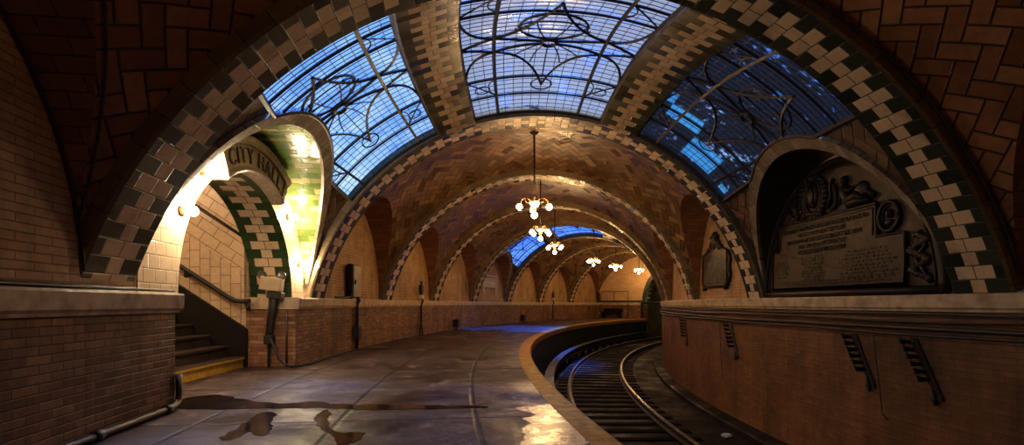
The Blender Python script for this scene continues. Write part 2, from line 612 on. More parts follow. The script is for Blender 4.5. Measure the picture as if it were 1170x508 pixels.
def glass_mat(name, tint, tint2, dirt, dirtcol, thr, fine=.3):
    """old tinted skylight glass: sky shows through, dirt or painted-in reflections scatter it"""
    k = N(name)
    nz = k.noise(k.ob(), 1.7, 5, .6, .5)
    nz2 = k.noise(k.ob(), 11, 4, .6)
    tr = k.n('BsdfTransparent')
    k.put(tr.inputs[0], k.mix(k.mapr(nz, .38, .62), tint, tint2))
    tl = k.n('BsdfTranslucent')
    k.put(tl.inputs[0], dirtcol)
    df = k.n('BsdfDiffuse')
    k.put(df.inputs[0], tuple(x * .6 for x in dirtcol))
    gl = k.n('BsdfGlossy')
    gl.inputs['Roughness'].default_value = .12
    k.put(gl.inputs[0], (.9, .9, .9))
    m1 = k.n('MixShader'); m1.inputs[0].default_value = .5
    k.l(tl.outputs[0], m1.inputs[1]); k.l(df.outputs[0], m1.inputs[2])
    m2 = k.n('MixShader')
    f = k.math('MULTIPLY', k.mapr(k.math('ADD', k.math('MULTIPLY', nz, 1 - fine), k.math('MULTIPLY', nz2, fine)), thr - .04, thr + .04), dirt)
    k.put(m2.inputs[0], f)
    k.l(tr.outputs[0], m2.inputs[1]); k.l(m1.outputs[0], m2.inputs[2])
    m3 = k.n('MixShader'); m3.inputs[0].default_value = .07
    k.l(m2.outputs[0], m3.inputs[1]); k.l(gl.outputs[0], m3.inputs[2])
    k.t.nodes.remove(k.b)
    k.l(m3.outputs[0], k.out.inputs[0])
    return k.mat


M['glass_a'] = glass_mat('pale_blue_glass', (.42, .56, .70), (.19, .37, .64), .35, (.3, .34, .45), .60)
M['glass_b'] = glass_mat('violet_glass', (.42, .46, .64), (.09, .17, .44), .85, (.72, .50, .34), .455)  # tan dirt colour paints warm reflections into this panel
M['glass_c'] = glass_mat('sooted_glass', (.26, .38, .62), (.06, .12, .32), .995, (.022, .017, .016), .39, .6)
M['glass_e'] = glass_mat('distant_blue_glass', (.22, .42, .98), (.16, .34, .92), .2, (.2, .3, .5), .62)
M['glass_d'] = glass_mat('clear_blue_pane', (.06, .26, .44), (.045, .20, .37), .2, (.05, .1, .2), .6)


# ================================================================== SETTING
def ths(a, b, n):
    return [a + (b - a) * i / n for i in range(n + 1)]


AR = 42.7


def strip(mb, S0, S1, Z0, Z1, a, b, n, m=0, flip=False, uvs=1.0):
    """a ruled strip along the curve between (S0,Z0) and (S1,Z1)"""
    T = ths(a, b, n)
    w = math.hypot(S1 - S0, Z1 - Z0)
    vert = abs(Z1 - Z0) > abs(S1 - S0)

    def fn(i, j):
        s, z = (S0, Z0) if j == 0 else (S1, Z1)
        return pt(s, T[i], z), ((RM + S0) * T[i], (z if vert else s))
    mb.grid(fn, n, 1, m, False, flip)


# ---- floor of the platform
f = MB()
T = ths(TH_BACK, TH_END, 200)
f.grid(lambda i, j: (pt(S_EDGE + .21 + (S_LOW - S_EDGE - .21) * j / 8, T[i], 0), (RM * T[i], S_EDGE + (S_LOW - S_EDGE) * j / 8)), 200, 8, 0, False)
f.grid(lambda i, j: (pt(S_LOW + (4.6 - S_LOW) * j / 2, TH_A - .0012 + (TH_B - TH_A + .0024) * i / 12, 0), (RM * (TH_A + (TH_B - TH_A) * i / 12), S_LOW + (4.26 - S_LOW) * j / 2)), 12, 2, 0, False)
strip(f, S_EDGE + .05, S_EDGE + .05, Z_BED, -.2, TH_BACK, TH_END, 160, 1)
tag(f.build('floor', [M['floor'], M['dark']]), 'worn damp concrete platform floor curving away along the track', 'floor', kind='structure')
b = MB()
TB = ths(TH_BACK, .86, 200)
b.grid(lambda i, j: (pt(-3.62 + 3.9 * j / 6, TB[i], Z_BED), (RM * TB[i], 3.9 * j / 6)), 200, 6, 0, False)
tag(b.build('floor', [M['bed']]), 'dark dirty track bed below the platform', 'track bed', kind='structure')

# ---- yellow platform edge
e = MB()
TE = ths(TH_BACK, TH_END, 220)
pr = [(.295, -.2), (.295, .004), (.10, .004), (.075, -.012), (.07, -.04), (.07, -.16), (.12, -.2)]
e.grid(lambda i, j: (pt(pr[j][0], TE[i], pr[j][1]), (RM * TE[i], pr[j][0])), 220, len(pr) - 1, 0, False)
tag(e.build('trim_1', [M['yellow']]), 'worn yellow painted edge strip along the rim of the platform', 'platform edge', kind='structure')


# ---- walls
BAYS = []
for k in range(len(RIBS) - 1):
    BAYS.append((RIBS[k] + DTH, RIBS[k + 1] - DTH))
BAYS.append((RIBS[-1] + DTH, TH_END))
BAYS.insert(0, (TH_BACK, RIBS[0] - DTH))
SKY = (2, 6)                      # bays (in BAYS) with skylights


def rise(bi, side):
    if bi == 2: return 1.95 if side > 0 else 1.82
    return 2.03


def zl(bi, side, th):
    a, b_ = BAYS[bi]
    m, h = (a + b_) / 2, (b_ - a) / 2
    q = max(0.0, 1 - ((th - m) / h) ** 2)
    return Z_LEDGE + rise(bi, side) * math.sqrt(q)


def zopen(th):
    m, h = (OA + OB) / 2, (OB - OA) / 2
    q = 1 - ((th - m) / h) ** 2
    return Z_LEDGE + 1.43 * math.sqrt(q) if q > 0 else Z_LEDGE


def bay_ths(bi, n=36):
    a, b_ = BAYS[bi]
    T = [(a + b_) / 2 - (b_ - a) / 2 * math.cos(PI * i / n) for i in range(n + 1)]
    if bi == 2:
        T += [(OA + OB) / 2 - (OB - OA) / 2 * math.cos(PI * i / n) for i in range(n + 1)]
        T.sort()
    return T


for side, nm, lab in ((1, 'wall_left', 'long brown brick platform wall with buff brick arches above the ledge'),
                      (-1, 'wall_right', 'long orange brown brick wall across the track below the bronze plaque')):
    w = MB()
    segs = ((TH_BACK, TH_A, 60), (TH_B, TH_END, 130)) if side > 0 else ((TH_BACK, .86, 220),)
    for a, b_, n in segs:
        strip(w, side * S_LOW, side * S_LOW, 0 if side > 0 else Z_BED, Z_LEDGE - .1, a, b_, n, 0)
    for bi in range(len(BAYS)):
        T = bay_ths(bi)
        m_t = 2 if (bi == 2 and side > 0) else 1

        def fn(i, j):
            th = T[i]
            top = zl(bi, side, th)
            bot = zopen(th) if (bi == 2 and side > 0) else Z_LEDGE - .1
            z = bot + (max(top, bot) - bot) * j / 6
            return pt(side * S_WALL, th, z), ((RM + side * S_WALL) * th, z)
        w.grid(fn, len(T) - 1, 6, m_t, False)
    # wall behind each rib foot
    for r in RIBS:
        strip(w, side * (S_WALL + .01), side * (S_WALL + .01), Z_LEDGE - .1, Z_LEDGE + .4, r - DTH - .004, r + DTH + .004, 2, 1)
    if side > 0:
        # the two return faces of the stair opening and the brick behind the arch
        for th, fl in ((TH_A, 0), (TH_B, 1)):
            w.grid(lambda i, j: (pt(S_LOW + (4.26 - S_LOW) * i / 3, th, (Z_LEDGE - .1) * j), (S_LOW + (4.26 - S_LOW) * i / 3, (Z_LEDGE - .1) * j)), 3, 1, 0, False, bool(fl))
    tag(w.build(nm, [M['brick_dn'] if side > 0 else M['brick_rt'], M['brick_up'], M['cream']]), lab, 'wall', kind='structure')

# ---- soffit of the stair arch (tile) : its own trim
w = MB()
n = 40
hw = (TH_B - TH_A) / 2


def fa(i, j):
    q = PI * i / n
    th = (OA + OB) / 2 - (OB - OA) / 2 * math.cos(q)
    s = S_WALL + (4.26 - S_WALL) * j
    return pt(s, th, Z_LEDGE + 1.43 * math.sin(q)), ((s - (S_WALL + 4.26) / 2), 1.47 * q + .03)


w.grid(fa, n, 1, 0, True)
tag(w.build('trim_2', [M['zig_arch']]), 'green and cream zigzag tiles lining the underside of the stair arch', 'arch lining', kind='structure')

# ---- stone ledges
LP = [(0, -.17), (.05, -.17), (.055, -.15), (.075, -.13), (.08, -.02), (.07, -.003), (.05, 0), (-.12, 0)]


def ledge(side, a, b_, n, name, lab, ends=False):
    mb = MB()
    T = ths(a, b_, n)
    mb.grid(lambda i, j: (pt(side * (S_LOW - LP[j][0] + .015), T[i], Z_LEDGE + LP[j][1]), (T[i] * RM, j * .05)), n, len(LP) - 1, 0, False)
    if ends:
        for th, fl in ((a, 1), (b_, 0)):
            mb.face([pt(side * (S_LOW - p[0] + .015), th, Z_LEDGE + p[1]) for p in LP + [(-.12, -.17)]])
    return tag(mb.build(name, [M['stone']]), lab, 'ledge', kind='structure')


def ledge_left():
    # near pier ledge, returning round the corner into the stair
    for a, b_, th0, sgn, nm, lab in ((TH_BACK, TH_A, TH_A, 1, 'trim_3', 'stained stone ledge capping the near brick pier left of the stairs'),
                                     (TH_B, TH_END, TH_B, -1, 'trim_4', 'pale stone ledge running along the platform wall beyond the stairs')):
        mb = MB()
        nn = 130
        T = ths(a, b_, nn)
        ov = .03 / AR * sgn

        def q(i, j):
            th = T[i]
            if (sgn > 0 and i == nn) or (sgn < 0 and i == 0):
                th = th0 + ov * (1 if LP[j][0] > .03 else .4)
            return pt(S_LOW - LP[j][0] + .015, th, Z_LEDGE + LP[j][1]), (T[i] * RM, j * .05)
        mb.grid(q, nn, len(LP) - 1, 0, False)
        # return along the opening
        for zz0, zz1 in ((-.17, 0.0),):
            P = [pt(S_LOW - .06, th0 + ov, Z_LEDGE + zz0), pt(4.26, th0 + ov, Z_LEDGE + zz0), pt(4.26, th0 + ov, Z_LEDGE), pt(S_LOW - .06, th0 + ov, Z_LEDGE)]
            mb.face(P)
            mb.face([pt(S_LOW - .06, th0 + ov, Z_LEDGE), pt(4.26, th0 + ov, Z_LEDGE), pt(4.26, th0 - ov * 2, Z_LEDGE), pt(S_LOW - .06, th0 - ov * 2, Z_LEDGE)])
            mb.face([pt(4.26, th0 + ov, Z_LEDGE - .17), pt(4.26, th0 - ov, Z_LEDGE - .17), pt(4.26, th0 - ov, Z_LEDGE), pt(4.26, th0 + ov, Z_LEDGE)])
            mb.face([pt(S_LOW - .06, th0 + ov, Z_LEDGE - .17), pt(4.26, th0 + ov, Z_LEDGE - .17), pt(4.26, th0, Z_LEDGE - .17), pt(S_LOW - .06, th0, Z_LEDGE - .17)])
        tag(mb.build(nm, [M['stone']]), lab, 'ledge', kind='structure')


ledge_left()
ledge(-1, TH_BACK, .70, 220, 'trim_5', 'stone ledge along the wall across the track under the plaques')
mb = MB()
T = ths(TH_BACK, .66, 200)
mp_ = [(0, -.30), (.03, -.30), (.045, -.27), (.03, -.24), (0, -.24)]
mb.grid(lambda i, j: (pt(-(S_LOW - mp_[j][0] + .005), T[i], Z_LEDGE + mp_[j][1]), (T[i] * RM, j * .05)), 200, 4, 0, False)
tag(mb.build('trim_6', [M['brick_rt']]), 'thin brick moulding below the ledge of the wall across the track', 'moulding', kind='structure')

# ---- ceiling: one vault per bay, cut by side lunettes
PHI_B0, PHI_B1 = .27, .433         # skylight cross bands
PHI_CAP = .90


def cap(bi, th):
    """lower limit of the side glazing"""
    a, b_ = BAYS[bi]
    return .77 + (.90 - .77) * (th - a) / (b_ - a)


def off(bi, th):
    a, b_ = BAYS[bi]
    u = min(1, max(0, (th - a) / (b_ - a)))
    return .12 + (.25 if bi in (2,) else .33) * math.sin(PI * u)


def philun(bi, side, th, extra=0.0):
    cx, cz, R = prof(th)
    R += off(bi, th)
    z = zl(bi, side, th) + extra
    c = min(1, max(-1, (z - cz) / R))
    return math.acos(c)


names = ['vault behind the nearest tiled arch, in the dark', 'dark reddish herringbone vault nearest above the platform',
         'vault around the large skylight beside the stair arch', 'brown herringbone vault just past the large skylight',
         'second brown vault past the large skylight', 'third brown vault past the large skylight',
         'far vault around the small distant skylight', 'brown vault just past the distant skylight',
         'second vault past the distant skylight', 'last vault against the cream end wall']
for bi in range(len(BAYS)):
    T = bay_ths(bi, 36)
    nT = len(T) - 1
    c = MB()
    big = bi <= 1
    if bi not in SKY:
        nP = 60

        def fn(i, j):
            th = T[i]
            p0, p1 = -philun(bi, -1, th), philun(bi, 1, th)
            ph = p0 + (p1 - p0) * j / nP
            return arc(th, ph, off(bi, th)), (RM * th, 3.9 * ph)
        c.grid(fn, nT, nP, 0, True)
    else:
        for side in (1, -1):
            def fn(i, j):
                th = T[i]
                p1 = philun(bi, side, th)
                p0 = min(p1, cap(bi, th))
                ph = side * (p0 + (p1 - p0) * j / 6)
                return arc(th, ph, off(bi, th)), (RM * th, 3.9 * ph)
            c.grid(fn, nT, 6, 0, True)
    # lunettes
    for side in (1, -1):
        def fl(i, j):
            th = T[i]
            cx, cz, R = prof(th)
            R += off(bi, th)
            z = zl(bi, side, th)
            ph = philun(bi, side, th)
            s1 = cx + side * R * math.sin(ph)
            s = side * S_WALL + (s1 - side * S_WALL) * j / 6
            a, b_ = BAYS[bi]
            return pt(s, th, z), (s, 2.1 * math.acos(max(-1, min(1, 2 * (th - a) / (b_ - a) - 1))))
        c.grid(fl, nT, 6, (2 if side > 0 else 3) if bi == 2 else 1, True)
    tag(c.build('ceiling', [M['vault_big'] if big else M['vault'], M['lun'], M['green'], M['green_dk']]), names[bi], 'vault', kind='structure')

# ---- raised rims of the lunettes beside the skylights
for bi in SKY:
    for side in (1, -1):
        T = bay_ths(bi, 36)
        c = MB()

        def fr(i, j):
            th = T[i]
            p1 = philun(bi, side, th)
            p0 = max(.5, p1 - .052)
            d = off(bi, th)
            q = [(p1, 0), (p1, -.05), (p0, -.05), (p0, 0)][j]
            return arc(th, side * q[0], d + q[1]), (RM * th * .999, (q[0] * 3.9) % 10)
        c.grid(fr, len(T) - 1, 3, 0, False)
        lab = {(2, 1): 'worn tile rim of the lunette over the lit stair arch', (2, -1): 'worn tile rim of the lunette over the large bronze plaque',
               (6, 1): 'tile rim of the distant lunette under the small skylight', (6, -1): 'tile rim across the track beside the distant skylight'}[(bi, side)]
        tag(c.build('trim_%d' % (7 + SKY.index(bi) * 2 + (side < 0)), [M['rim']]), lab, 'lunette rim', kind='structure')

# ---- transverse ribs
rl = ['tiled arch directly overhead behind the view', 'nearest large arch of green and cream zigzag tiles framing the station',
      'second zigzag tiled arch at the far side of the large skylight', 'third zigzag tiled arch, one vault past the skylight',
      'fourth zigzag tiled arch, two vaults past the skylight', 'fifth zigzag tiled arch at the near side of the distant skylight',
      'sixth zigzag tiled arch at the far side of the distant skylight', 'seventh zigzag tiled arch, second from the end wall',
      'eighth zigzag tiled arch, closest to the end wall']
for k, th in enumerate(RIBS):
    c = MB()
    cx, cz, R = prof(th)
    pm = math.acos((Z_LEDGE - .005 - cz) / R)
    nP = 96
    pr = [(-.5, .17), (-.5, .02), (-.46, 0), (.46, 0), (.5, .02), (.5, .17)]

    def fn(i, j):
        ph = -pm + 2 * pm * i / nP
        u, d = pr[j]
        c2 = prof(th)
        Rr = c2[2] + d
        t2 = th + u * RIB_W / RM
        # rib keeps its own circle across its width
        return pt(c2[0] + Rr * math.sin(ph), t2, c2[1] + Rr * math.cos(ph)), ((u * RIB_W) if j in (2, 3) else d, R * ph + (0 if j in (2, 3) else 0))
    c.grid(fn, nP, len(pr) - 1, lambda i, j: 0 if j == 2 else 1, True)
    for q in c.f: pass
    c.sm = [False] * len(c.f)
    tag(c.build('trim_%d' % (11 + k), [M['zig'], M['ribside']]), rl[k], 'arch', kind='structure')

# ---- cross bands between the skylight panels
n_tr = 20
for bi in SKY:
    a, b_ = BAYS[bi]
    for side in (1, -1):
        c = MB()
        T = ths(a - .002, b_ + .002, 30)
        hwid = (PHI_B1 - PHI_B0) / 2
        pm = (PHI_B0 + PHI_B1) / 2
        pr = [(-1, 0.02), (-1, -.10), (-.95, -.115), (.95, -.115), (1, -.10), (1, .02)]

        def fn(i, j):
            th = T[i]
            u, d = pr[j]
            return arc(th, side * (pm + u * hwid), off(bi, th) + d), (u * .295, RM * th)
        c.grid(fn, 30, 5, lambda i, j: 0 if j == 2 else 1, False)
        tag(c.build('trim_%d' % n_tr, [M['zig_band'], M['ribside']]),
            '%s zigzag tile band between the panes of the %s skylight' % ('platform side' if side > 0 else 'track side', 'large near' if bi == 2 else 'small distant'),
            'skylight band', kind='structure')
        n_tr += 1

# ---- skylights: three glazed panels each
DIRT_CELLS = {}


def phimax(bi, side, th):
    return min(philun(bi, side, th) - .045 if side else PHI_B0, cap(bi, th))


def skylight(bi, which, name, label, glass, clear=()):
    a, b_ = BAYS[bi]
    mid = pt(0, (a + b_) / 2, 3.9)
    root = empty(name, mid)
    tag(root, label, 'skylight', kind='structure')
    side = which
    if which == 0:
        lo = lambda th: -PHI_B0
        hi = lambda th: PHI_B0
        P0, P1 = -PHI_B0, PHI_B0
    else:
        lo = lambda th: PHI_B1
        hi = lambda th: max(PHI_B1 + .004, phimax(bi, side, th))
        P0, P1 = PHI_B1, PHI_CAP
    sg = side or 1
    TH = lambda u: a + (b_ - a) * (u + 1) / 2          # u,w in -1..1
    PH = lambda w: P0 + (P1 - P0) * (w + 1) / 2
    D = -.02
    g = MB()
    nu, nw = 44, 22
    g.grid(lambda i, j: (arc(a + (b_ - a) * i / nu, sg * (lo(a + (b_ - a) * i / nu) + (hi(a + (b_ - a) * i / nu) - lo(a + (b_ - a) * i / nu)) * j / nw), off(bi, a + (b_ - a) * i / nu) + D), (i / nu, j / nw)),
           nu, nw, lambda i, j: 1 if any(c0 <= i < c1 and r0 <= j < r1 for c0, c1, r0, r1 in clear) else 0, True)
    g.build('glass_pane', [M[glass], M['glass_d']], root)

    def line(mb, pts, r, sq=4):
        """polyline in (u,w), kept inside the panel"""
        run = []
        for u, w in pts:
            th, ph = TH(u), PH(w)
            ok = -1.001 <= u <= 1.001 and lo(th) - .002 <= ph <= hi(th) + .002
            if ok:
                run.append(arc(th, sg * ph, off(bi, th) + D - r))
            else:
                if len(run) > 1: mb.tube(run, r, sq, 0, caps=False)
                run = []
        if len(run) > 1: mb.tube(run, r, sq, 0, caps=False)

    def seg(p, q, n=40):
        return [(p[0] + (q[0] - p[0]) * i / n, p[1] + (q[1] - p[1]) * i / n) for i in range(n + 1)]

    def curve(p, c, q, n=40):
        return [((1 - t) ** 2 * p[0] + 2 * t * (1 - t) * c[0] + t * t * q[0], (1 - t) ** 2 * p[1] + 2 * t * (1 - t) * c[1] + t * t * q[1]) for t in [i / n for i in range(n + 1)]]

    def ell(c, ru, rw, a0=0, a1=360, n=48):
        return [(c[0] + ru * math.cos(math.radians(a0 + (a1 - a0) * i / n)), c[1] + rw * math.sin(math.radians(a0 + (a1 - a0) * i / n))) for i in range(n + 1)]

    bars = MB()
    ng, mg = (34, 16) if bi == 2 else (16, 8)
    for i in range(1, ng):
        line(bars, seg((-1 + 2 * i / ng, -1), (-1 + 2 * i / ng, 1), 60), .0045 if bi == 2 else .008)
    for i in range(1, mg):
        line(bars, seg((-1, -1 + 2 * i / mg), (1, -1 + 2 * i / mg), 60), .0045 if bi == 2 else .008)
    bars.build('glazing_bars', [M['frame']], root)

    tr = MB()
    R1 = .019
    for u in (-.72, -.48, .48, .72):
        line(tr, seg((u, -1), (u, 1)), R1 * .9)
    for w in (-.62, .62):
        line(tr, seg((-1, w), (1, w)), R1 * 1.3)
    for sw in (-1, 1):
        for sx in (-1, 1):
            node = (sx * .10, sw * .62)
            line(tr, curve((sx * .02, sw * .08), (sx * .03, sw * .34), node), R1)          # from the eye to the node
            line(tr, curve(node, (sx * .16, sw * .20), (sx * .60, 0)), R1)                 # node to the pointed tip
            line(tr, curve(node, (sx * .14, sw * .96), (sx * .48, sw * 1.0)), R1)          # quarter arc to the side
            line(tr, seg(node, (0, sw * 1.0)), R1)
            line(tr, seg((sx * .48, sw * 1.0), (sx * .72, sw * .62)), R1 * .6)
            line(tr, curve((sx * .72, sw * .62), (sx * .60, sw * .80), (sx * .50, sw * .64)), R1 * .5)
            for q in (.18, .40):
                line(tr, curve((sx * .03, sw * q * .2), (sx * .14, sw * q * .8), (sx * (.36 - q * .4), sw * q)), R1 * .5)
    line(tr, seg((.05, 0), (.48, 0)), R1 * .5)
    line(tr, ell((-.24, 0), .19, .36), R1 * .8)
    line(tr, ell((-.24, .0), .06, .36), R1 * .5)
    for sw in (-1, 1):
        line(tr, ell((.62, sw * .80), .05, .10), R1 * .5)
    line(tr, ell((.60, 0), .075, .14), R1 * .6)
    line(tr, ell((0, 0), .045, .085), R1 * 1.3)
    tr.build('tracery', [M['frame']], root)

    fr = MB()
    n = 60
    path = [(a + (b_ - a) * i / n, lo(a + (b_ - a) * i / n)) for i in range(n + 1)]
    path += [(b_, lo(b_) + (hi(b_) - lo(b_)) * i / 12) for i in range(1, 12)]
    path += [(a + (b_ - a) * i / n, hi(a + (b_ - a) * i / n)) for i in range(n, -1, -1)]
    path += [(a, hi(a) + (lo(a) - hi(a)) * i / 12) for i in range(1, 12)]
    fr.tube([arc(t, sg * p, off(bi, t) + D - .02) for t, p in path], .028, 4, closed=True)
    fr.build('frame', [M['frame']], root)
    return root


skylight(2, 1, 'window_1', 'bright pale blue skylight panel above the lit stair arch', 'glass_a')
skylight(2, 0, 'window_2', 'middle violet blue skylight panel with painted warm reflections overhead', 'glass_b')
skylight(2, -1, 'window_3', 'dark sooted skylight panel above the large bronze plaque', 'glass_c', clear=((28, 31, 0, 2), (31, 35, 2, 5), (31, 35, 5, 9), (36, 42, 9, 16), (11, 13, 12, 14), (41, 43, 19, 21)))
skylight(6, 1, 'window_4', 'small distant blue skylight panel on the platform side', 'glass_e')
skylight(6, 0, 'window_5', 'small distant blue skylight panel in the middle of its vault', 'glass_e')
skylight(6, -1, 'window_6', 'small distant sooted skylight panel on the track side', 'glass_c')

# ---- end wall with tunnel portal
w = MB()
SP, HP, RP = -1.74, 1.825, 2.2


def ztop(s):
    cx, cz, R = prof(.6)
    R += .13
    q = R * R - (s - cx) ** 2
    return cz + math.sqrt(max(q, .01))


ss = [3.66 - (3.66 - .085) * i / 24 for i in range(25)]
w.grid(lambda i, j: (pt(ss[i], TH_END, (0 if j == 0 else max(0, ztop(ss[i])))), (ss[i], 0 if j == 0 else ztop(ss[i]))), 24, 1, 0, False)
sp = [SP + HP * math.cos(PI * i / 40) for i in range(41)]


def fp(i, j):
    z0 = Z_LEDGE + RP * math.sin(PI * i / 40)
    z = z0 if j == 0 else max(z0 + .01, ztop(sp[i]))
    return pt(sp[i], TH_END, z), (sp[i], z)


w.grid(fp, 40, 1, 0, False)
tag(w.build('wall_far', [M['brick_end']]), 'bright cream brick end wall beside the dark tunnel mouth', 'wall', kind='structure')
# lower brown dado of the end wall, ledge and green course
w = MB()
w.grid(lambda i, j: (pt(3.6 - 3.5 * i / 12, TH_END - .0012, .0 + .86 * j), (3.5 * i / 12, .86 * j)), 12, 1, 0, False)
tag(w.build('wall_far_dado', [M['brick_dn']]), 'low brown brick course at the foot of the cream end wall', 'wall', kind='structure')
w = MB()
for z0, z1, d, m in ((.84, 1.0, .003, 0), (1.0, 1.13, .0016, 1)):
    P = lambda s, dd, z: pt(s, TH_END - dd, z)
    for i in range(12):
        s0, s1 = 3.6 - 3.5 * i / 12, 3.6 - 3.5 * (i + 1) / 12
        w.face([P(s0, d, z0), P(s1, d, z0), P(s1, d, z1), P(s0, d, z1)], [(s0, z0), (s1, z0), (s1, z1), (s0, z1)], m)
        w.face([P(s0, d, z1), P(s1, d, z1), P(s1, 0, z1), P(s0, 0, z1)], None, m)
        w.face([P(s0, d, z0), P(s1, d, z0), P(s1, 0, z0), P(s0, 0, z0)], None, m)
tag(w.build('trim_24', [M['stone'], M['green_dk']]), 'pale ledge with dark green tile course along the cream end wall', 'ledge', kind='structure')
w = MB()
n = 40
pr = [(0, .012), (0, -.006), (.24, -.006), (.24, 0)]


def fg(i, j):
    q = PI * i / n
    e_, d = pr[j]
    return pt(SP + (HP + e_) * math.cos(q), TH_END + d, Z_LEDGE + (RP + e_) * math.sin(q)), (2 * q, e_)


w.grid(fg, n, 3, 0, False)
tag(w.build('trim_25', [M['green_dk']]), 'green tile border round the tunnel mouth in the end wall', 'arch', kind='structure')
w = MB()
TT = ths(TH_END, .86, 24)
w.grid(lambda i, j: (pt(SP + HP * math.cos(PI * j / 24), TT[i], Z_LEDGE + RP * math.sin(PI * j / 24)), (RM * TT[i], 2 * PI * j / 24)), 24, 24, 0, True)
w.grid(lambda i, j: (pt(S_EDGE, TT[i], Z_BED + (Z_LEDGE - Z_BED) * j), (RM * TT[i], 2 * j)), 24, 1, 0, False)
w.grid(lambda i, j: (pt(-3.6 + 3.8 * i / 4, .86, Z_BED + 4.6 * j), (i, j * 4)), 4, 1, 0, False)
w.face([pt(S_EDGE + .06, TH_END, Z_BED), pt(S_EDGE + .06, TH_END, 0), pt(S_EDGE, TH_END, 0), pt(S_EDGE, TH_END, Z_BED)])
tag(w.build('wall_tunnel', [plain('tunnel_concrete', (.17, .14, .04), (.07, .055, .018), rough=.8, scale=1.5, spec=.15)]), 'olive concrete lining of the tunnel beyond the end wall', 'tunnel', kind='structure')
# ---- unseen closure added behind the viewer to keep out sky light
w = MB()
w.grid(lambda i, j: (pt(4.2 - 8.2 * i / 8, TH_BACK, Z_BED + 6.2 * j), (i, j * 6)), 8, 1, 0, False, True)
tag(w.build('wall_back', [M['brick_dn']]), 'unseen brick wall added behind the viewer to keep out sky light', 'wall', kind='structure')

# ================================================================== STAIRS
S0 = 4.26
RI, GO = .155, .235
slope = RI / GO
root = empty('staircase', pt(S0, TH_M, 0))
tag(root, 'dark stone staircase with yellow bottom step rising through the lit arch', 'stairs')
for k in range(16):
    mb = MB()
    s0, z0, z1 = S0 + GO * k, RI * k, RI * (k + 1)
    T = ths(TH_A + .0004, TH_B - .0008, 6)
    prs = [(s0 + .02, z0 - .02), (s0 + .02, z1 - .04), (s0, z1 - .035), (s0, z1 - .006), (s0 + .01, z1), (s0 + GO + .02, z1)]
    mb.grid(lambda i, j: (pt(prs[j][0], T[i], prs[j][1]), (0, 0)), 6, 5, lambda i, j: (1 if (k == 0 and j < 3) else 0), False)
    o = mb.build('step', [M['tread'] if k else M['tread'], M['yellow_step']], root)
    if k == 0: o['label'] = 'bottom step with yellow painted riser'
# stairwell walls: tiles upright below, sloped above
for th, nm, lab, fl in ((TH_B + .0008, 'wall_stair_far', 'cream tiled wall of the stairwell behind the handrail', False),
                        (TH_A - .0008, 'wall_stair_near', 'tiled near side wall of the stairwell', True)):
    w = MB()
    L = 4.2
    nS = 20
    cs, sn = math.cos(math.atan(slope)), math.sin(math.atan(slope))

    def zz(s): return max(0, (s - S0)) * slope
    for za, zb, m in ((0, 1.34, 0), (1.34, 2.5, 1)):
        def fn(i, j):
            s = S0 - .02 + L * i / nS
            z = zz(s) + za + (zb - za) * j / 6
            if m == 0: z = max(z, 0); uv = (s, z)
            else: uv = (s * cs + z * sn, -s * sn + z * cs)
            return pt(s, th, z), uv
        w.grid(fn, nS, 6, m, False, fl)
    tag(w.build(nm, [M['stair_tile'], M['stair_diag']]), lab, 'wall', kind='structure')
w = MB()
n = 24
w.grid(lambda i, j: (pt(S0 - .02 + 4.2 * i / 10, (TH_A + TH_B) / 2 - (hw + .0008) * math.cos(PI * j / n), 2.3 + max(0, .42 * i) * slope + .95 * math.sin(PI * j / n)), (4.2 * i / 10, 3 * PI * j / n)), 10, n, 0, True)
w.grid(lambda i, j: (pt(S0 + 4.1, TH_A - .002 + (TH_B - TH_A + .004) * i / 4, 0 + 6 * j), (i, j * 5)), 4, 1, 0, False)
for q in range(n):
    # wall face over the arch at the foot of the stairwell vault
    def ring(k, r_, z_): return pt(S0 - .01, (OA + OB) / 2 - ((OB - OA) / 2 + r_) * math.cos(PI * k / n), Z_LEDGE + z_ * math.sin(PI * k / n))
    w.face([ring(q, 0, 1.43), ring(q + 1, 0, 1.43), ring(q + 1, .01, 2.4), ring(q, .01, 2.4)])
tag(w.build('ceiling', [M['cream']]), 'sloping tiled barrel vault over the staircase', 'vault', kind='structure')
# narrow tiled returns where the arch lining is wider than the stairwell
w = MB()
for ta, tb in ((TH_B - .0015, OB + .003), (TH_A - .004, OA + .001)):
    for z0, z1 in ((Z_LEDGE - .17, 1.9),):
        w.face([pt(4.255, ta, z0), pt(4.255, tb, z0), pt(4.255, tb, z1), pt(4.255, ta, z1)], [(0, z0), (.2, z0), (.2, z1), (0, z1)]) if tb > -.05 else None
w.face([pt(S_WALL - .1, TH_B, Z_LEDGE - .002), pt(S_WALL - .1, OB + .002, Z_LEDGE - .002), pt(4.3, OB + .002, Z_LEDGE - .002), pt(4.3, TH_B, Z_LEDGE - .002)])
w.face([pt(S_WALL - .1, TH_A, Z_LEDGE - .002), pt(S_WALL - .1, OA + .002, Z_LEDGE - .002), pt(4.3, OA + .002, Z_LEDGE - .002), pt(4.3, TH_A, Z_LEDGE - .002)])
tag(w.build('wall_stair_return', [M['cream']]), 'narrow tiled return at the back of the stair arch by the emergency light', 'wall', kind='structure')
# dark skirting along the stair foot
w = MB()
P = lambda s, z, d=0: pt(s, TH_B - .0012 - d, z)
poly = [(S0 - .03, 0), (S0 - .03, .54)] + [(S0 - .03 + .5 * k, .54 + .5 * k * slope) for k in range(1, 8)] + [(S0 + 3.4, 0)]
w.prism(poly, lambda a, b_, d: pt(a, TH_B + .0006 - d, b_), 0, .0016)
tag(w.build('baseboard_stair', [M['dark']]), 'black sloping skirting at the foot of the stairwell wall', 'skirting', kind='structure')
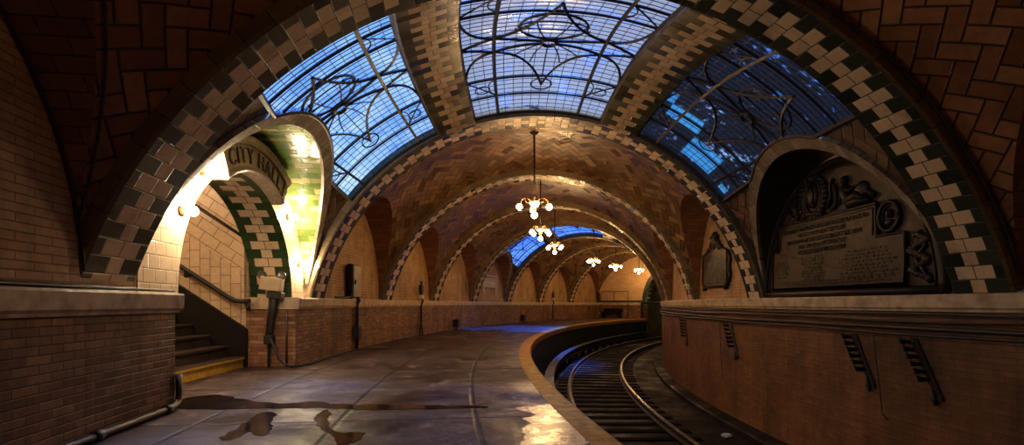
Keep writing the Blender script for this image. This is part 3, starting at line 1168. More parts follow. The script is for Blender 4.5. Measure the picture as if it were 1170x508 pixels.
# handrail
root = empty('handrail', pt(S0, TH_B, .9))
tag(root, 'dark metal handrail fixed on the tiled stairwell wall', 'handrail')
mb = MB()
off_h = .0022
pts = [pt(S0 - .10, TH_B - off_h, .95), pt(S0 + .02, TH_B - off_h, .94), pt(S0 + .10, TH_B - off_h, .95)] + [pt(S0 + .2 + .3 * k, TH_B - off_h, 1.0 + .3 * k * slope) for k in range(11)]
mb.tube(pts, .032, 10)
mb.build('rail_bar', [M['iron']], root)
for s, z in ((S0 - .06, .945), (S0 + .8, 1.0 + .6 * slope), (S0 + 1.9, 1.0 + 1.7 * slope)):
    mb = MB()
    mb.tube([pt(s, TH_B - off_h, z), pt(s, TH_B - off_h, z - .08), pt(s, TH_B + .0006, z - .09)], .016, 8)
    mb.ball(pt(s, TH_B - off_h + .0005, z - .085), .035, 8)
    mb.build('bracket', [M['iron']], root)
mb = MB()
mb.tube([pt(S0 + .05 + .4 * k, TH_B - .0006, 1.88 + .4 * k * slope) for k in range(9)], .022, 8)
tag(mb.build('conduit', [M['iron']]), 'dark conduit running up the stairwell wall above the handrail', 'conduit')

# ================================================================== STAIR ARCH SIGN AND LAMPS
def text_geo(txt, size, ext):
    cu = bpy.data.curves.new('t', 'FONT')
    cu.body = txt
    cu.size = size
    cu.extrude = ext
    cu.align_x = 'CENTER'
    cu.resolution_u = 3
    o = bpy.data.objects.new('t', cu)
    COL.objects.link(o)
    dg = bpy.context.evaluated_depsgraph_get()
    me = bpy.data.meshes.new_from_object(o.evaluated_get(dg))
    v = [tuple(x.co) for x in me.vertices]
    fcs = [tuple(p.vertices) for p in me.polygons]
    bpy.data.objects.remove(o)
    bpy.data.curves.remove(cu)
    bpy.data.meshes.remove(me)
    return v, fcs


def add_text(mb, txt, size, ext, fn, width=None, m=0):
    v, fcs = text_geo(txt, size, ext)
    if not v: return
    xs = [p[0] for p in v]
    sc = 1.0
    if width: sc = width / (max(xs) - min(xs))
    b = len(mb.v)
    mb.v += [Vector(fn(p[0] * sc, p[1], p[2])) for p in v]
    for q in fcs:
        mb.f.append(tuple(b + k for k in q)); mb.uv.append([(0, 0)] * len(q)); mb.m.append(m); mb.sm.append(False)


WL = lambda a, z, d: pt(S_WALL - d, TH_M + a / AR, z)          # a: along the left wall away from the viewer


def ringpt(r, ang, d, a0=.19):
    return WL(a0 + r * math.sin(ang), Z_LEDGE - .02 + r * math.cos(ang), d)


sign = empty('station_sign', WL(0, 2.4, .1))
tag(sign, 'curved brown terracotta sign reading CITY HALL over the stair arch', 'sign')
mb = MB()
A0, A1 = math.radians(-33), math.radians(31)
pr = [(1.45, 0), (1.45, .15), (1.475, .175), (1.51, .16), (1.51, .135), (1.76, .135), (1.76, .16), (1.79, .18), (1.85, .185), (1.865, .16), (1.865, 0)]
n = 40
mb.grid(lambda i, j: (ringpt(pr[j][0], A0 + (A1 - A0) * i / n, pr[j][1]), (0, 0)), n, len(pr) - 1, 0, False)
mb.face([ringpt(r, A0, d) for r, d in pr])
mb.face([ringpt(r, A1, d) for r, d in reversed(pr)])
mb.build('band', [M['terracotta']], sign)
mb = MB()
txt = 'CITY HALL'
wid = {'C': 1.0, 'I': .55, 'T': .95, 'Y': 1.0, ' ': .55, 'H': 1.05, 'A': 1.05, 'L': .9}
tot = sum(wid[c] for c in txt)
x = 0
for ch in txt:
    cpos = A0 + .10 + (A1 - A0 - .20) * (x + wid[ch] / 2) / tot
    x += wid[ch]
    if ch == ' ':
        mb.build('lettering', [M['terra_dark']], sign)
        mb = MB()
        continue
    add_text(mb, ch, .25, .012, lambda px, py, pz: ringpt(1.55 + py, cpos + px / 1.64, .142 + pz))
mb.build('lettering', [M['terra_dark']], sign)
for A in (A0 + .035, A1 - .035):
    mb = MB()
    poly = [(-.022, 1.50), (.022, 1.50), (.022, 1.77), (-.022, 1.77)]
    mb.prism(poly, lambda a, b_, d: ringpt(b_, A + a, d), .12, .165)
    mb.build('end_block', [M['terracotta']], sign)

# bare bulbs round the arch
for i, (a, z, lab) in enumerate(((-.84, 2.23, 'bare lit bulb left of the CITY HALL sign, upper one'), (-1.22, 1.76, 'bare lit bulb left of the CITY HALL sign, lower one'),
                                 (1.47, 2.15, 'bare lit bulb right of the CITY HALL sign, upper one'), (1.90, 1.50, 'bare lit bulb right of the CITY HALL sign, lower one'))):
    p = WL(a, z, .02)
    root = empty('wall_lamp', p)
    tag(root, lab, 'lamp', 'bare bulbs round the stair arch')
    nrm = (WL(a, z, 1) - WL(a, z, 0)).normalized()
    R = nrm.to_track_quat('Z', 'Y').to_matrix()
    mb = MB(); mb.lathe([(.0, -.02), (.05, -.02), (.05, .0), (.028, .012), (.024, .05), (.0, .05)], p, 14, axis=R)
    mb.build('socket', [M['brass']], root)
    mb = MB(); mb.ball(p + nrm * .092, .045, 10)
    mb.build('bulb', [M['bulb_wall']], root)

# ================================================================== CHANDELIERS
def make_chandelier():
    root = empty('chandelier', (0, 0, 0))
    b = LB(); b.lathe([(0, 1.46), (.10, 1.46), (.10, 1.44), (.06, 1.40), (.018, 1.37), (0, 1.37)], (0, 0, 0), 16); b.build('canopy', [M['iron']], root)
    b = LB(); b.tube([(0, 0, 1.40), (0, 0, .12)], .019, 8)
    for z in (1.1, .75, .42): b.ball((0, 0, z), .024, 8)
    b.build('rod', [M['iron']], root)
    b = LB(); b.lathe([(0, .18), (.03, .18), (.05, .15), (.035, .12), (.075, .08), (.085, .05), (.05, .02), (.03, -.03), (.045, -.06), (.03, -.09), (.016, -.10), (0, -.10)], (0, 0, 0), 18)
    b.build('hub', [M['brass']], root)
    for k in range(4):
        a = PI / 2 * k
        c, s = math.cos(a), math.sin(a)
        arm = LB()
        pts = [(.06, .07), (.12, .12), (.19, .13), (.25, .10), (.285, .05), (.295, .03)]
        arm.tube([(c * r, s * r, z) for r, z in pts], .011, 8)
        arm.tube([(c * r, s * r, z) for r, z in [(.06, .04), (.12, .03), (.17, .06), (.19, .12)]], .007, 6)
        arm.lathe([(0, .06), (.02, .06), (.032, .035), (.036, .012), (0, .012)], (c * .297, s * .297, 0), 12)
        ao = arm.build('arm', [M['brass']], root)
        b = LB(); b.ball((c * .297, s * .297, -.045), .060, 10); b.build('bulb', [M['bulb']], ao)
    b = LB(); b.lathe([(0, -.09), (.02, -.09), (.034, -.12), (.036, -.15), (0, -.15)], (0, 0, 0), 12); b.build('drop_holder', [M['brass']], root)
    b = LB(); b.ball((0, 0, -.205), .062, 10); b.build('bulb', [M['bulb']], root)
    b = LB(); b.lathe([(0, .0), (.07, .01), (.10, .05), (.105, .062), (.096, .062), (.09, .05), (.06, .02), (0, .012)], (0, 0, -.02), 18); b.build('glass_bowl', [M['bowl']], root)
    return root


ch = make_chandelier()
spots = [(3, 'nearest lit brass chandelier hanging just past the large skylight', 0.05, 2.87),
         (4, 'second lit chandelier, hanging below and behind the nearest one', .62, 2.87),
         (5, 'third lit chandelier, lowest of the cluster by the distant skylight', .80, 2.87),
         (7, 'fourth lit chandelier, leftmost of the far row past the distant skylight', .4, 2.97),
         (8, 'fifth lit chandelier, middle of the far row towards the end wall', .15, 2.97),
         (9, 'last lit chandelier, hanging right before the cream end wall', .55, 2.97)]
for i, (bi, lab, rz, z) in enumerate(spots):
    a, b_ = BAYS[bi]
    th = (a + b_) / 2
    if bi == 9: th = .617
    o = ch if i == 0 else copy_tree(ch)
    o.location = pt(0.0, th, z)
    o.rotation_euler = (0, 0, rz)
    tag(o, lab, 'chandelier', 'chandeliers along the crown of the vault')

# ================================================================== TRACK
def rail(s, lab):
    root = empty('rail', pt(s, .1, Z_BED))
    tag(root, lab, 'rail', 'running rails')
    T = ths(-.28, .84, 200)
    for nm, pr, mat in (('head', [(-.034, -1.135), (-.036, -1.108), (-.028, -1.10), (.028, -1.10), (.036, -1.108), (.034, -1.135), (-.034, -1.135)], 'rail'),
                        ('web', [(-.034, -1.135), (-.009, -1.145), (-.009, -1.205), (-.06, -1.218), (-.06, -1.228), (.06, -1.228), (.06, -1.218), (.009, -1.205), (.009, -1.145), (.034, -1.135)], 'rail_web')):
        mb = MB()
        mb.grid(lambda i, j: (pt(s + pr[j][0], T[i], pr[j][1]), (0, 0)), 200, len(pr) - 1, 0, False)
        mb.build(nm, [M[mat]], root)


rail(-.79, 'curved steel rail nearer the platform')
rail(-2.23, 'curved steel rail nearer the far brick wall')
# sleepers
mb = LB(); mb.box((0, 0, 0), (2.14, .20, .10), 0, None, .012)
sl = mb.build('sleeper', [M['wood']])
k = 0
th = -.20
while th < .47:
    o = sl if k == 0 else sl.copy()
    if k: COL.objects.link(o)
    o.location = pt(-1.53, th, -1.282)
    o.rotation_euler = (0, 0, -th + random.uniform(-.008, .008))
    tag(o, 'dark wooden sleeper lying under the two curved rails', 'sleeper', 'sleepers under the rails')
    th += .0142
    k += 1
# kerb at the foot of the far wall
mb = MB()
T = ths(TH_BACK, .66, 200)
kp = [(-3.30, Z_BED - .02), (-3.30, Z_BED + .09), (-3.33, Z_BED + .11), (-3.62, Z_BED + .13)]
mb.grid(lambda i, j: (pt(kp[j][0], T[i], kp[j][1]), (T[i] * RM, j * .1)), 200, 3, 0, False)
tag(mb.build('trim_26', [M['bed']]), 'low dark kerb along the foot of the wall across the track', 'kerb', kind='structure')
# third rail with its cover board
root = empty('third_rail', pt(-.30, .1, Z_BED))
tag(root, 'contact rail under a dark cover board beside the platform face', 'third rail')
T = ths(-.28, .64, 170)
mb = MB()
pr = [(-.42, -.80), (-.42, -.775), (-.20, -.775), (-.20, -.80), (-.42, -.80)]
mb.grid(lambda i, j: (pt(pr[j][0], T[i], pr[j][1]), (0, 0)), 170, 4, 0, False)
mb.build('cover_board', [M['cover']], root)
mb = MB()
pr = [(-.35, -.93), (-.35, -.90), (-.27, -.90), (-.27, -.93), (-.30, -.95), (-.30, -1.0), (-.25, -1.02), (-.37, -1.02), (-.32, -1.0), (-.32, -.95), (-.35, -.93)]
mb.grid(lambda i, j: (pt(pr[j][0], T[i], pr[j][1]), (0, 0)), 170, 10, 0, False)
mb.build('contact_rail', [M['rail_web']], root)
for q in range(20):
    t = -.15 + q * .035
    mb = MB()
    R = Matrix.Rotation(-t, 3, 'Z')
    mb.box(pt(-.31, t, -1.13), (.16, .16, .22), 0, R, .02)
    mb.box(pt(-.19, t, -.98), (.03, .06, .5), 0, R)
    mb.box(pt(-.26, t, -.785 - .03), (.16, .06, .03), 0, R)
    mb.build('support', [M['dark']], root)
# litter on the bed
mb = LB()
n = 10
rr = random.Random(3)
rad = {}
mb.grid(lambda i, j: ((lambda r: Vector((r * math.sin(PI * i / n) * math.cos(2 * PI * (j % (2 * n)) / (2 * n)) * 1.4, r * math.sin(PI * i / n) * math.sin(2 * PI * (j % (2 * n)) / (2 * n)), max(-.03, r * .55 * math.cos(PI * i / n)))))(rad.setdefault((i, j % (2 * n)) if 0 < i < n else (i, 0), .06 * (1 + rr.uniform(-.35, .35)))), (0, 0)), n, 2 * n, 0, False)
o = mb.build('crumpled_wrapper', [M['white']])
o.location = pt(-3.05, -.012, Z_BED + .03)
tag(o, 'small crumpled white wrapper lying on the track bed near the far wall', 'litter')

# ================================================================== PUDDLES
def floor_at(px, py):
    Y = F * EYE / (py - YH)
    return ((px - 585) / F * Y, Y)


def puddle(outline, lab, z=.0035, mat='water'):
    pts = [floor_at(x, y) for x, y in outline]
    rr = random.Random(len(outline) * 7 + int(outline[0][0]))
    dense = []
    n = len(pts)
    for i in range(n):
        p, q, r, s_ = [Vector(pts[(i + k) % n]) for k in (-1, 0, 1, 2)]
        for t in (0, .2, .4, .6, .8):
            v = .5 * ((2 * q) + (r - p) * t + (2 * p - 5 * q + 4 * r - s_) * t * t + (-p + 3 * q - 3 * r + s_) * t ** 3)
            L = (r - q).length
            dense.append((v.x + rr.uniform(-.03, .03) * min(1, L * 2), v.y + rr.uniform(-.03, .03) * min(1, L * 2)))
    mb = MB()
    cx = sum(p[0] for p in dense) / len(dense)
    cy = sum(p[1] for p in dense) / len(dense)
    m = len(dense)
    mb.prism(dense, lambda a, b_, d: Vector((a, b_, d)), .0, z)
    o = mb.build('puddle', [M[mat]])
    tag(o, lab, 'puddle', kind='thing')


puddle([(204, 457), (232, 452), (250, 451), (275, 456), (320, 461), (355, 459), (400, 462), (450, 462), (500, 463), (552, 464), (552, 466), (500, 467), (440, 468), (390, 467), (340, 466), (280, 467), (240, 468), (205, 466)],
       'long dark wet streak across the platform from the pier corner')
puddle([(252, 500), (275, 486), (290, 476), (300, 471), (316, 472), (312, 478), (311, 488), (304, 497), (292, 497), (286, 493), (276, 498), (262, 503)], 'dark crooked puddle below the left end of the long wet streak')
puddle([(362, 474), (372, 468), (378, 472), (374, 480), (378, 490), (390, 494), (415, 494), (410, 503), (396, 507), (384, 507), (380, 498), (368, 492), (362, 484)], 'dark hooked puddle below the middle of the long wet streak')
puddle([(592, 512), (600, 500), (596, 490), (606, 484), (598, 478), (612, 474), (590, 466), (614, 463), (632, 461), (644, 463), (650, 472), (658, 478), (666, 488), (674, 500), (688, 515), (660, 522), (620, 522)], 'bright shining wet patch beside the yellow platform edge', .003, 'sheen')

# ================================================================== BRONZE PLAQUES
TH_P = (BAYS[2][0] + BAYS[2][1]) / 2
RR_ = RM - 3.6
PW = lambda a, z, d: pt(-(S_WALL - .0) + d, TH_P - a / RR_, z)     # a: to the viewer's right along the far wall
plq = empty('bronze_plaque', PW(0, 1.0, .05))
tag(plq, 'large half-round bronze memorial plaque with raised lettering under the dark skylight', 'plaque')
mb = MB()
poly = [(-.08 + 1.60 * math.cos(PI * i / 48), Z_LEDGE + 1.70 * math.sin(PI * i / 48)) for i in range(49)]
mb.prism(poly, PW, .0, .05)
mb.build('backing', [M['bronze']], plq)
mb = MB()
mb.tube([PW(-.08 + 1.60 * math.cos(PI * i / 48), Z_LEDGE + .02 + 1.69 * math.sin(PI * i / 48), .05) for i in range(49)], .05, 8)
mb.tube([PW(-.08 + 1.50 * math.cos(PI * i / 48), Z_LEDGE + .06 + 1.58 * math.sin(PI * i / 48), .05) for i in range(49)], .018, 6)
mb.tube([PW(-1.66, Z_LEDGE + .05, .05), PW(0, Z_LEDGE + .05, .05), PW(1.50, Z_LEDGE + .05, .05)], .045, 8)
mb.build('border', [M['bronze_hi']], plq)
mb = MB()
out = [(-1.42, 1.12), (1.08, 1.12), (1.08, 1.67), (.70, 1.67), (.70, 2.05), (-1.27, 2.05), (-1.27, 1.67), (-1.42, 1.67)]
mb.prism(out, PW, .04, .075)
mb.build('inscription_panel', [M['bronze_field']], plq)
mb = MB()
mb.tube([PW(a, z, .078) for a, z in out], .022, 6, closed=True)
inn = [(-1.20, 1.99), (.63, 1.99), (.63, 1.72)]
mb.tube([PW(a, z, .078) for a, z in [(-1.21, 1.69), (-1.21, 2.0), (.64, 2.0), (.64, 1.69)]], .008, 6)
mb.build('panel_moulding', [M['bronze_hi']], plq)
mb = MB()
for txt, z, wd, sz in (('THE FIRST MUNICIPAL RAPID TRANSIT RAILROAD', 1.915, 1.70, .075), ('OF THE CITY OF NEW YORK', 1.835, .95, .07), ('SUGGESTED BY THE CHAMBER OF COMMERCE', 1.755, 1.50, .07),
                       ('AUTHORIZED BY THE STATE', 1.675, .95, .07), ('CONSTRUCTED BY THE CITY', 1.595, .95, .07)):
    add_text(mb, txt, sz * 1.15, .006, lambda x, y, q: PW(x - .28, z + y, .078 + q), wd)
mb.build('lettering', [M['bronze_hi']], plq)
mb = MB()
rr = random.Random(11)
for c0, c1, z0, nl in ((-1.34, -1.0, 1.50, 6), (-.75, -.22, 1.53, 8), (.05, .98, 1.53, 8)):
    for q in range(nl):
        z = z0 - q * .043
        cc = (c0 + c1) / 2
        hwd = (c1 - c0) / 2 * rr.uniform(.6, 1.0)
        x = cc - hwd
        while x < cc + hwd:
            wv = rr.uniform(.03, .10)
            mb.prism([(x, z), (min(x + wv, cc + hwd), z), (min(x + wv, cc + hwd), z + .022), (x, z + .022)], PW, .075, .080)
            x += wv + .018
for q in range(2):
    x = -1.2
    while x < .85:
        wv = rr.uniform(.04, .11)
        mb.prism([(x, 1.17 + q * .035), (x + wv, 1.17 + q * .035), (x + wv, 1.187 + q * .035), (x, 1.187 + q * .035)], PW, .075, .080)
        x += wv + .02
mb.build('name_rows', [M['bronze_hi']], plq)


def PB(mb, a, z, d, ra, rz, rd, n=10):
    mb.grid(lambda i, j: (PW(a + ra * math.sin(PI * i / n) * math.cos(PI * j / n), z + rz * math.cos(PI * i / n), d + rd * math.sin(PI * i / n) * math.sin(PI * j / n)), (0, 0)), n, 2 * n, 0, True)


def PT(mb, pts, r, n=8):
    mb.tube([PW(*p) for p in pts], r, n)


# cartouche with shield and wreath
mb = MB()
ca, cz = -.46, 2.36
PB(mb, ca, cz, .05, .13, .17, .07)
for k in range(3):
    PT(mb, [(ca + (.17 + .05 * k) * math.sin(q), cz - .02 + (.21 + .03 * k) * math.cos(q), .06) for q in [2 * PI * i / 32 for i in range(33)]], .02, 6)
for k in range(26):
    q = 2 * PI * k / 26
    PB(mb, ca + .28 * math.sin(q), cz - .02 + .27 * math.cos(q), .055, .05, .04, .045, 6)
for sg in (-1, 1):
    PT(mb, [(ca + sg * .02, cz + .12, .1), (ca + sg * .08, cz + .02, .11), (ca + sg * .06, cz - .12, .1)], .014, 6)
    PT(mb, [(ca + sg * .30, cz - .22, .06), (ca + sg * .39, cz - .08, .07), (ca + sg * .36, cz + .06, .07), (ca + sg * .42, cz + .14, .06)], .022, 6)
PB(mb, ca, cz + .24, .07, .09, .07, .06)
PT(mb, [(ca - .22, cz - .30, .07), (ca - .05, cz - .24, .08), (ca + .12, cz - .25, .08), (ca + .25, cz - .29, .07)], .03, 8)
mb.build('shield_cartouche', [M['bronze_hi']], plq)
# seated reclining figure relief
mb = MB()
PB(mb, .165, 2.425, .06, .045, .06, .06)
PT(mb, [(.165, 2.37, .07), (.17, 2.34, .07)], .03)
mb.tube([PW(.18, 2.34, .07), PW(.20, 2.26, .075), PW(.24, 2.17, .07), (PW(.26, 2.13, .065))], [.055, .065, .06, .06], 10)
mb.tube([PW(.18, 2.32, .09), PW(.27, 2.28, .10), PW(.36, 2.30, .09)], [.028, .022, .018], 8)
mb.tube([PW(.25, 2.15, .08), PW(.40, 2.20, .085), PW(.52, 2.13, .08)], [.06, .05, .035], 8)
mb.tube([PW(.25, 2.12, .07), PW(.42, 2.13, .075), PW(.60, 2.10, .07)], [.06, .05, .03], 8)
PB(mb, .44, 2.26, .05, .12, .10, .05)
PT(mb, [(.36, 2.18, .07), (.55, 2.22, .07), (.66, 2.14, .06)], .03)
mb.build('seated_figure', [M['bronze_hi']], plq)
mb = MB()
PT(mb, [(-.02, 2.42, .06), (.02, 2.30, .065), (.01, 2.16, .06), (-.10, 2.10, .06)], .022)
PT(mb, [(.06, 2.36, .06), (.09, 2.26, .065), (.07, 2.14, .06)], .016)
mb.build('scroll', [M['bronze_hi']], plq)
mb = MB()
PT(mb, [(-1.02, 2.28, .06), (-.96, 2.18, .065), (-.90, 2.12, .06), (-.78, 2.10, .06)], .028)
PT(mb, [(-.90, 2.38, .06), (-.88, 2.26, .065), (-.80, 2.16, .06)], .022)
mb.build('scroll', [M['bronze_hi']], plq)
for a, z, r in ((.86, 1.87, .14), (-1.42, 1.83, .10)):
    mb = MB()
    PT(mb, [(a + r * math.cos(2 * PI * i / 32), z + 1.15 * r * math.sin(2 * PI * i / 32), .07) for i in range(33)], .024)
    PT(mb, [(a + r * .75 * math.cos(2 * PI * i / 32), z + 1.15 * r * .75 * math.sin(2 * PI * i / 32), .06) for i in range(33)], .009, 6)
    PB(mb, a, z + .03, .05, r * .28, r * .38, .05)
    PB(mb, a, z - .07, .05, r * .45, r * .3, .045)
    mb.build('medallion', [M['bronze_hi']], plq)
mb = MB()
rr = random.Random(5)
for sg, a0 in ((1, 1.22),):
    for k in range(26):
        t = k / 25
        PB(mb, a0 + .09 * math.sin(t * 14) - .0 + .05 * t, 1.62 - .46 * t, .05, .05 + .03 * rr.random(), .035, .05, 6)
    PT(mb, [(a0 + .02, 1.66, .06), (a0 + .10, 1.5, .07), (a0 - .02, 1.38, .07), (a0 + .1, 1.22, .07), (a0 + .15, 1.12, .06)], .02)
mb.build('floral_ornament', [M['bronze_hi']], plq)

# small tablet in the next bay
TH_Q = .046
PW2 = lambda a, z, d: pt(-(S_WALL) + d, TH_Q - a / RR_, z)
t2 = empty('bronze_tablet', PW2(0, 1.2, .03))
tag(t2, 'small dark bronze tablet with crest hanging past the second tiled arch', 'plaque')
mb = MB()
out = [(-.70, 1.26), (.70, 1.26), (.70, 1.92), (.42, 1.98), (.20, 2.06), (-.20, 2.06), (-.42, 1.98), (-.70, 1.92)]
mb.prism(out, PW2, 0, .05)
mb.build('backing', [M['bronze_field']], t2)
mb = MB()
mb.tube([PW2(a, z, .05) for a, z in out], .03, 6, closed=True)
for a in (-.62, .62):
    mb.tube([PW2(a, 1.18, .04), PW2(a, 1.30, .05)], .05, 8)
for sg in (-1, 1):
    mb.tube([PW2(sg * .72, 1.3, .03), PW2(sg * .80, 1.45, .03), PW2(sg * .74, 1.62, .03), PW2(sg * .80, 1.75, .03), PW2(sg * .72, 1.88, .03)], .035, 6)
mb.build('border', [M['bronze_hi']], t2)
mb = MB()
for k in range(11):
    z = 1.84 - k * .052
    for c0, c1 in ((-.58, -.06), (.06, .58)) if k > 1 else ((-.5, .5),):
        x = c0
        while x < c1 - .05:
            wv = rr.uniform(.05, .13)
            mb.prism([(x, z), (min(c1, x + wv), z), (min(c1, x + wv), z + .026), (x, z + .026)], PW2, .05, .056)
            x += wv + .025
mb.build('name_rows', [M['bronze_hi']], t2)
mb = MB()
for a, z, ra, rz in ((0, 2.15, .14, .16), (-.16, 2.10, .11, .09), (.16, 2.10, .11, .09), (0, 2.28, .07, .08), (-.3, 2.02, .09, .06), (.3, 2.02, .09, .06), (-.1, 2.24, .07, .06), (.1, 2.24, .07, .06)):
    mb.grid(lambda i, j: (PW2(a + ra * math.sin(PI * i / 10) * math.cos(PI * j / 10), z + rz * math.cos(PI * i / 10), .03 + .07 * math.sin(PI * i / 10) * math.sin(PI * j / 10)), (0, 0)), 10, 20, 0, True)
mb.build('crest', [M['bronze_hi']], t2)

# ================================================================== CABLES AND FIXTURES
def cable(name, pts, r, mat, lab, cat, n=6, group=None):
    mb = MB()
    mb.tube(pts, r, n)
    o = mb.build(name, [M[mat]])
    tag(o, lab, cat, group)
    return o


def wave(seed, amp, k=7):
    rr = random.Random(seed)
    ph = [(rr.uniform(10, 70), rr.uniform(0, 6), rr.uniform(.3, 1)) for _ in range(k)]
    return lambda t: amp * sum(a * math.sin(f_ * t + p) for f_, p, a in ph) / k


for q, (z, r, sd, lab) in enumerate(((.80, .014, 1, 'topmost of the black cables under the far ledge'), (.74, .011, 2, 'second black cable from the ledge on the wall across the track'),
                                      (.655, .022, 3, 'thick sagging black cable on the wall across the track'), (.60, .014, 4, 'lowest black cable above the cable racks on the far wall'))):
    wv = wave(sd, .05 if z > .7 else .03)
    cable('cable', [pt(-(S_LOW - .05 - .01 * (q % 2)), -.30 + .66 * i / 240, z + wv(-.30 + .66 * i / 240)) for i in range(241)], r, 'rubber', lab, 'cable', 8, 'cables along the far wall')
for t, z0, lab in ((.03, -.42, 'thin loose wire hanging down the far wall between two cable racks'), (-.0845, -.30, 'thin loose wire hanging from the rack under the plaque')):
    cable('loose_wire', [pt(-(S_LOW - .045), t - .004 * q / 8, .62 + (z0 - .62) * q / 8) for q in range(9)] + [pt(-(S_LOW - .045), t - .006, z0 - .05), pt(-(S_LOW - .045), t - .003, z0 - .02)], .007, 'rubber', lab, 'wire')


def rack():
    root = empty('cable_rack', (0, 0, 0))
    b = LB()
    lean = .30
    def q(u, w, d): return (d, u, w)
    # back strap, leaning
    for sgn in (0, .05):
        b.tube([q(0 - sgn, 0.02, .02), q(-lean - sgn, -.55, .02)], .015, 4)
    for k in range(3):
        t = k / 2
        b.box(q(-lean * t - .025, .0 - .55 * t, .02), (.02, .07, .03))
    b.build('strap', [M['iron']], root)
    for k in range(6):
        t = k / 5.6
        b = LB()
        u, w = -lean * t * .8 + .0, -.02 - .40 * t
        b.tube([q(u, w, .02), q(u + .01, w + .008, .12), q(u + .012, w + .045, .14)], [.022, .019, .014], 8)
        b.lathe([(0, -.024), (.026, -.024), (.034, -.008), (.023, .006), (.031, .018), (.017, .028), (0, .028)], q(u + .04, w, .075), 10)
        b.build('hook', [M['iron']], root)
    b = LB(); b.tube([q(-lean * .85, -.47, .03), q(-lean * .95, -.56, .03), q(-lean, -.62, .03)], [.02, .03, .014], 8)
    b.build('tail', [M['iron']], root)
    return root


rk = rack()
for k, (t, lab) in enumerate(((-.098, 'black cable rack on the far wall, closest to the viewer'), (-.0745, 'black cable rack on the far wall under the middle of the large plaque'),
                              (.018, 'black cable rack on the far wall below the second tiled arch'), (.105, 'black cable rack at the bend of the far wall, most distant'))):
    o = rk if k == 0 else copy_tree(rk)
    o.location = pt(-(S_LOW - .002), t, .53)
    # local x into the room, local y along the wall away from the viewer
    o.rotation_euler = (0, 0, -t + PI)
    o.scale = (1, -1, 1)
    tag(o, lab, 'cable rack', 'cable racks on the far wall')

# near pier: pipe at its foot, cables on the ledge
root = empty('conduit_pipe', pt(S_LOW - .06, -.13, .05))
tag(root, 'grey conduit pipe running along the foot of the near brick pier', 'pipe')
mb = MB()
mb.tube([pt(S_LOW - .055, -.30 + (TH_A - .004 + .30) * i / 40, .035) for i in range(41)] + [pt(S_LOW - .045, TH_A - .002, .04), pt(S_LOW - .035, TH_A - .0002, .07), pt(S_LOW - .03, TH_A + .0002, .13), pt(S_LOW - .025, TH_A + .0002, .30)], .026, 10)
mb.build('pipe_run', [M['pipe']], root)
for t in (-.158, -.128, -.1075):
    mb = MB(); mb.tube([pt(S_LOW - .055, t - .0009, .035), pt(S_LOW - .055, t + .0009, .035)], .037, 10); mb.build('clamp', [M['pipe']], root)
wv = wave(9, .02)
cable('cable', [pt(S_LOW - .0 + wv(t * 3), t, Z_LEDGE + .017) for t in ths(-.30, TH_A - .0005, 60)], .011, 'rubber', 'thin black cable lying on the ledge of the near brick pier', 'cable')
wv = wave(10, .03)
cable('cable', [pt(S_LOW + .045 + wv(t * 2), t, Z_LEDGE + .02) for t in ths(-.30, -.1275, 60)], .016, 'pipe', 'grey cable on the near ledge tucked against the brick arch', 'cable')
# conduits following the groins of the nearest vault
T = [t for t in bay_ths(1, 40)]
cable('conduit', [arc(t, philun(1, 1, t) - .012, off(1, t) - .03) for t in T[14:-1]], .011, 'pipe', 'thin conduit following the groin of the nearest vault over the platform', 'conduit')
cable('conduit', [pt(S_WALL - .03, t, zl(1, 1, t) - .03) for t in T[14:-1]], .009, 'rubber', 'thin conduit tracing the brick arch on the near platform wall', 'conduit')
cable('conduit', [arc(RIBS[1] - DTH - .0006, -p, .10) for p in ths(.2, 1.24, 40)], .012, 'pipe', 'thin conduit along the outer edge of the nearest arch across the track', 'conduit')

# emergency light on its stand at the stair jamb
JT = TH_B - .0012
J = lambda s, z, d=0: pt(s, TH_B - d / AR, z)
el = empty('emergency_light', J(3.86, 1.0, .06))
tag(el, 'beige twin head emergency light on a dark post at the stair jamb', 'emergency light')
mb = MB()
Rm = Matrix.Rotation(-TH_B, 3, 'Z') @ Matrix.Rotation(math.radians(7), 3, 'Y')
mb.box(J(3.84, 1.185, .13), (.30, .13, .19), 0, Rm, .012)
mb.build('housing', [M['beige']], el)
for s, z in ((3.97, 1.315), (3.70, 1.305)):
    mb = MB()
    nrm = (J(s, z, 1) - J(s, z, 0)).normalized()
    R = nrm.to_track_quat('Z', 'Y').to_matrix()
    mb.lathe([(0, -.05), (.03, -.05), (.055, -.02), (.06, .03), (.05, .03), (.0, .012)], J(s, z, .13), 14, axis=R)
    mb.tube([J(s, z - .07, .13), J(s, z - .02, .13)], .014, 6)
    mb.build('lamp_head', [M['lens']], el)
mb = MB()
mb.box(J(3.80, 1.03, .09), (.20, .16, .10), 0, Rm, .01)
mb.tube([J(3.80, 1.02, .12), J(3.83, .80, .10), J(3.87, .55, .08), J(3.90, .38, .07)], [.045, .045, .042, .04], 8)
mb.tube([J(3.87, 1.0, .10), J(3.91, .70, .09), J(3.93, .40, .08)], .022, 8)
mb.box(J(3.90, .40, .07), (.13, .10, .12), 0, Matrix.Rotation(-TH_B, 3, 'Z'), .01)
mb.tube([J(3.91, .36, .05), J(3.915, .0, .05)], .026, 4)
mb.build('post', [M['iron']], el)
cable('cable', [J(3.86, .42, .12), J(3.80, .30, .15), J(3.72, .14, .18), J(3.62, .05, .2), J(3.54, .03, .2), pt(3.50, TH_B + .001, .02), pt(3.47, TH_B + .008, .016), pt(3.47, TH_B + .02, .016), pt(3.48, TH_B + .031, .016), pt(S_LOW - .03, TH_B + .04, .016)], .018, 'rubber', 'black cable sagging from the emergency light post to the floor', 'cable', 8)
cable('pipe', [J(3.68, .80, .02), J(3.68, .0, .02)], .014, 'pipe', 'slim vertical pipe beside the emergency light post', 'pipe')

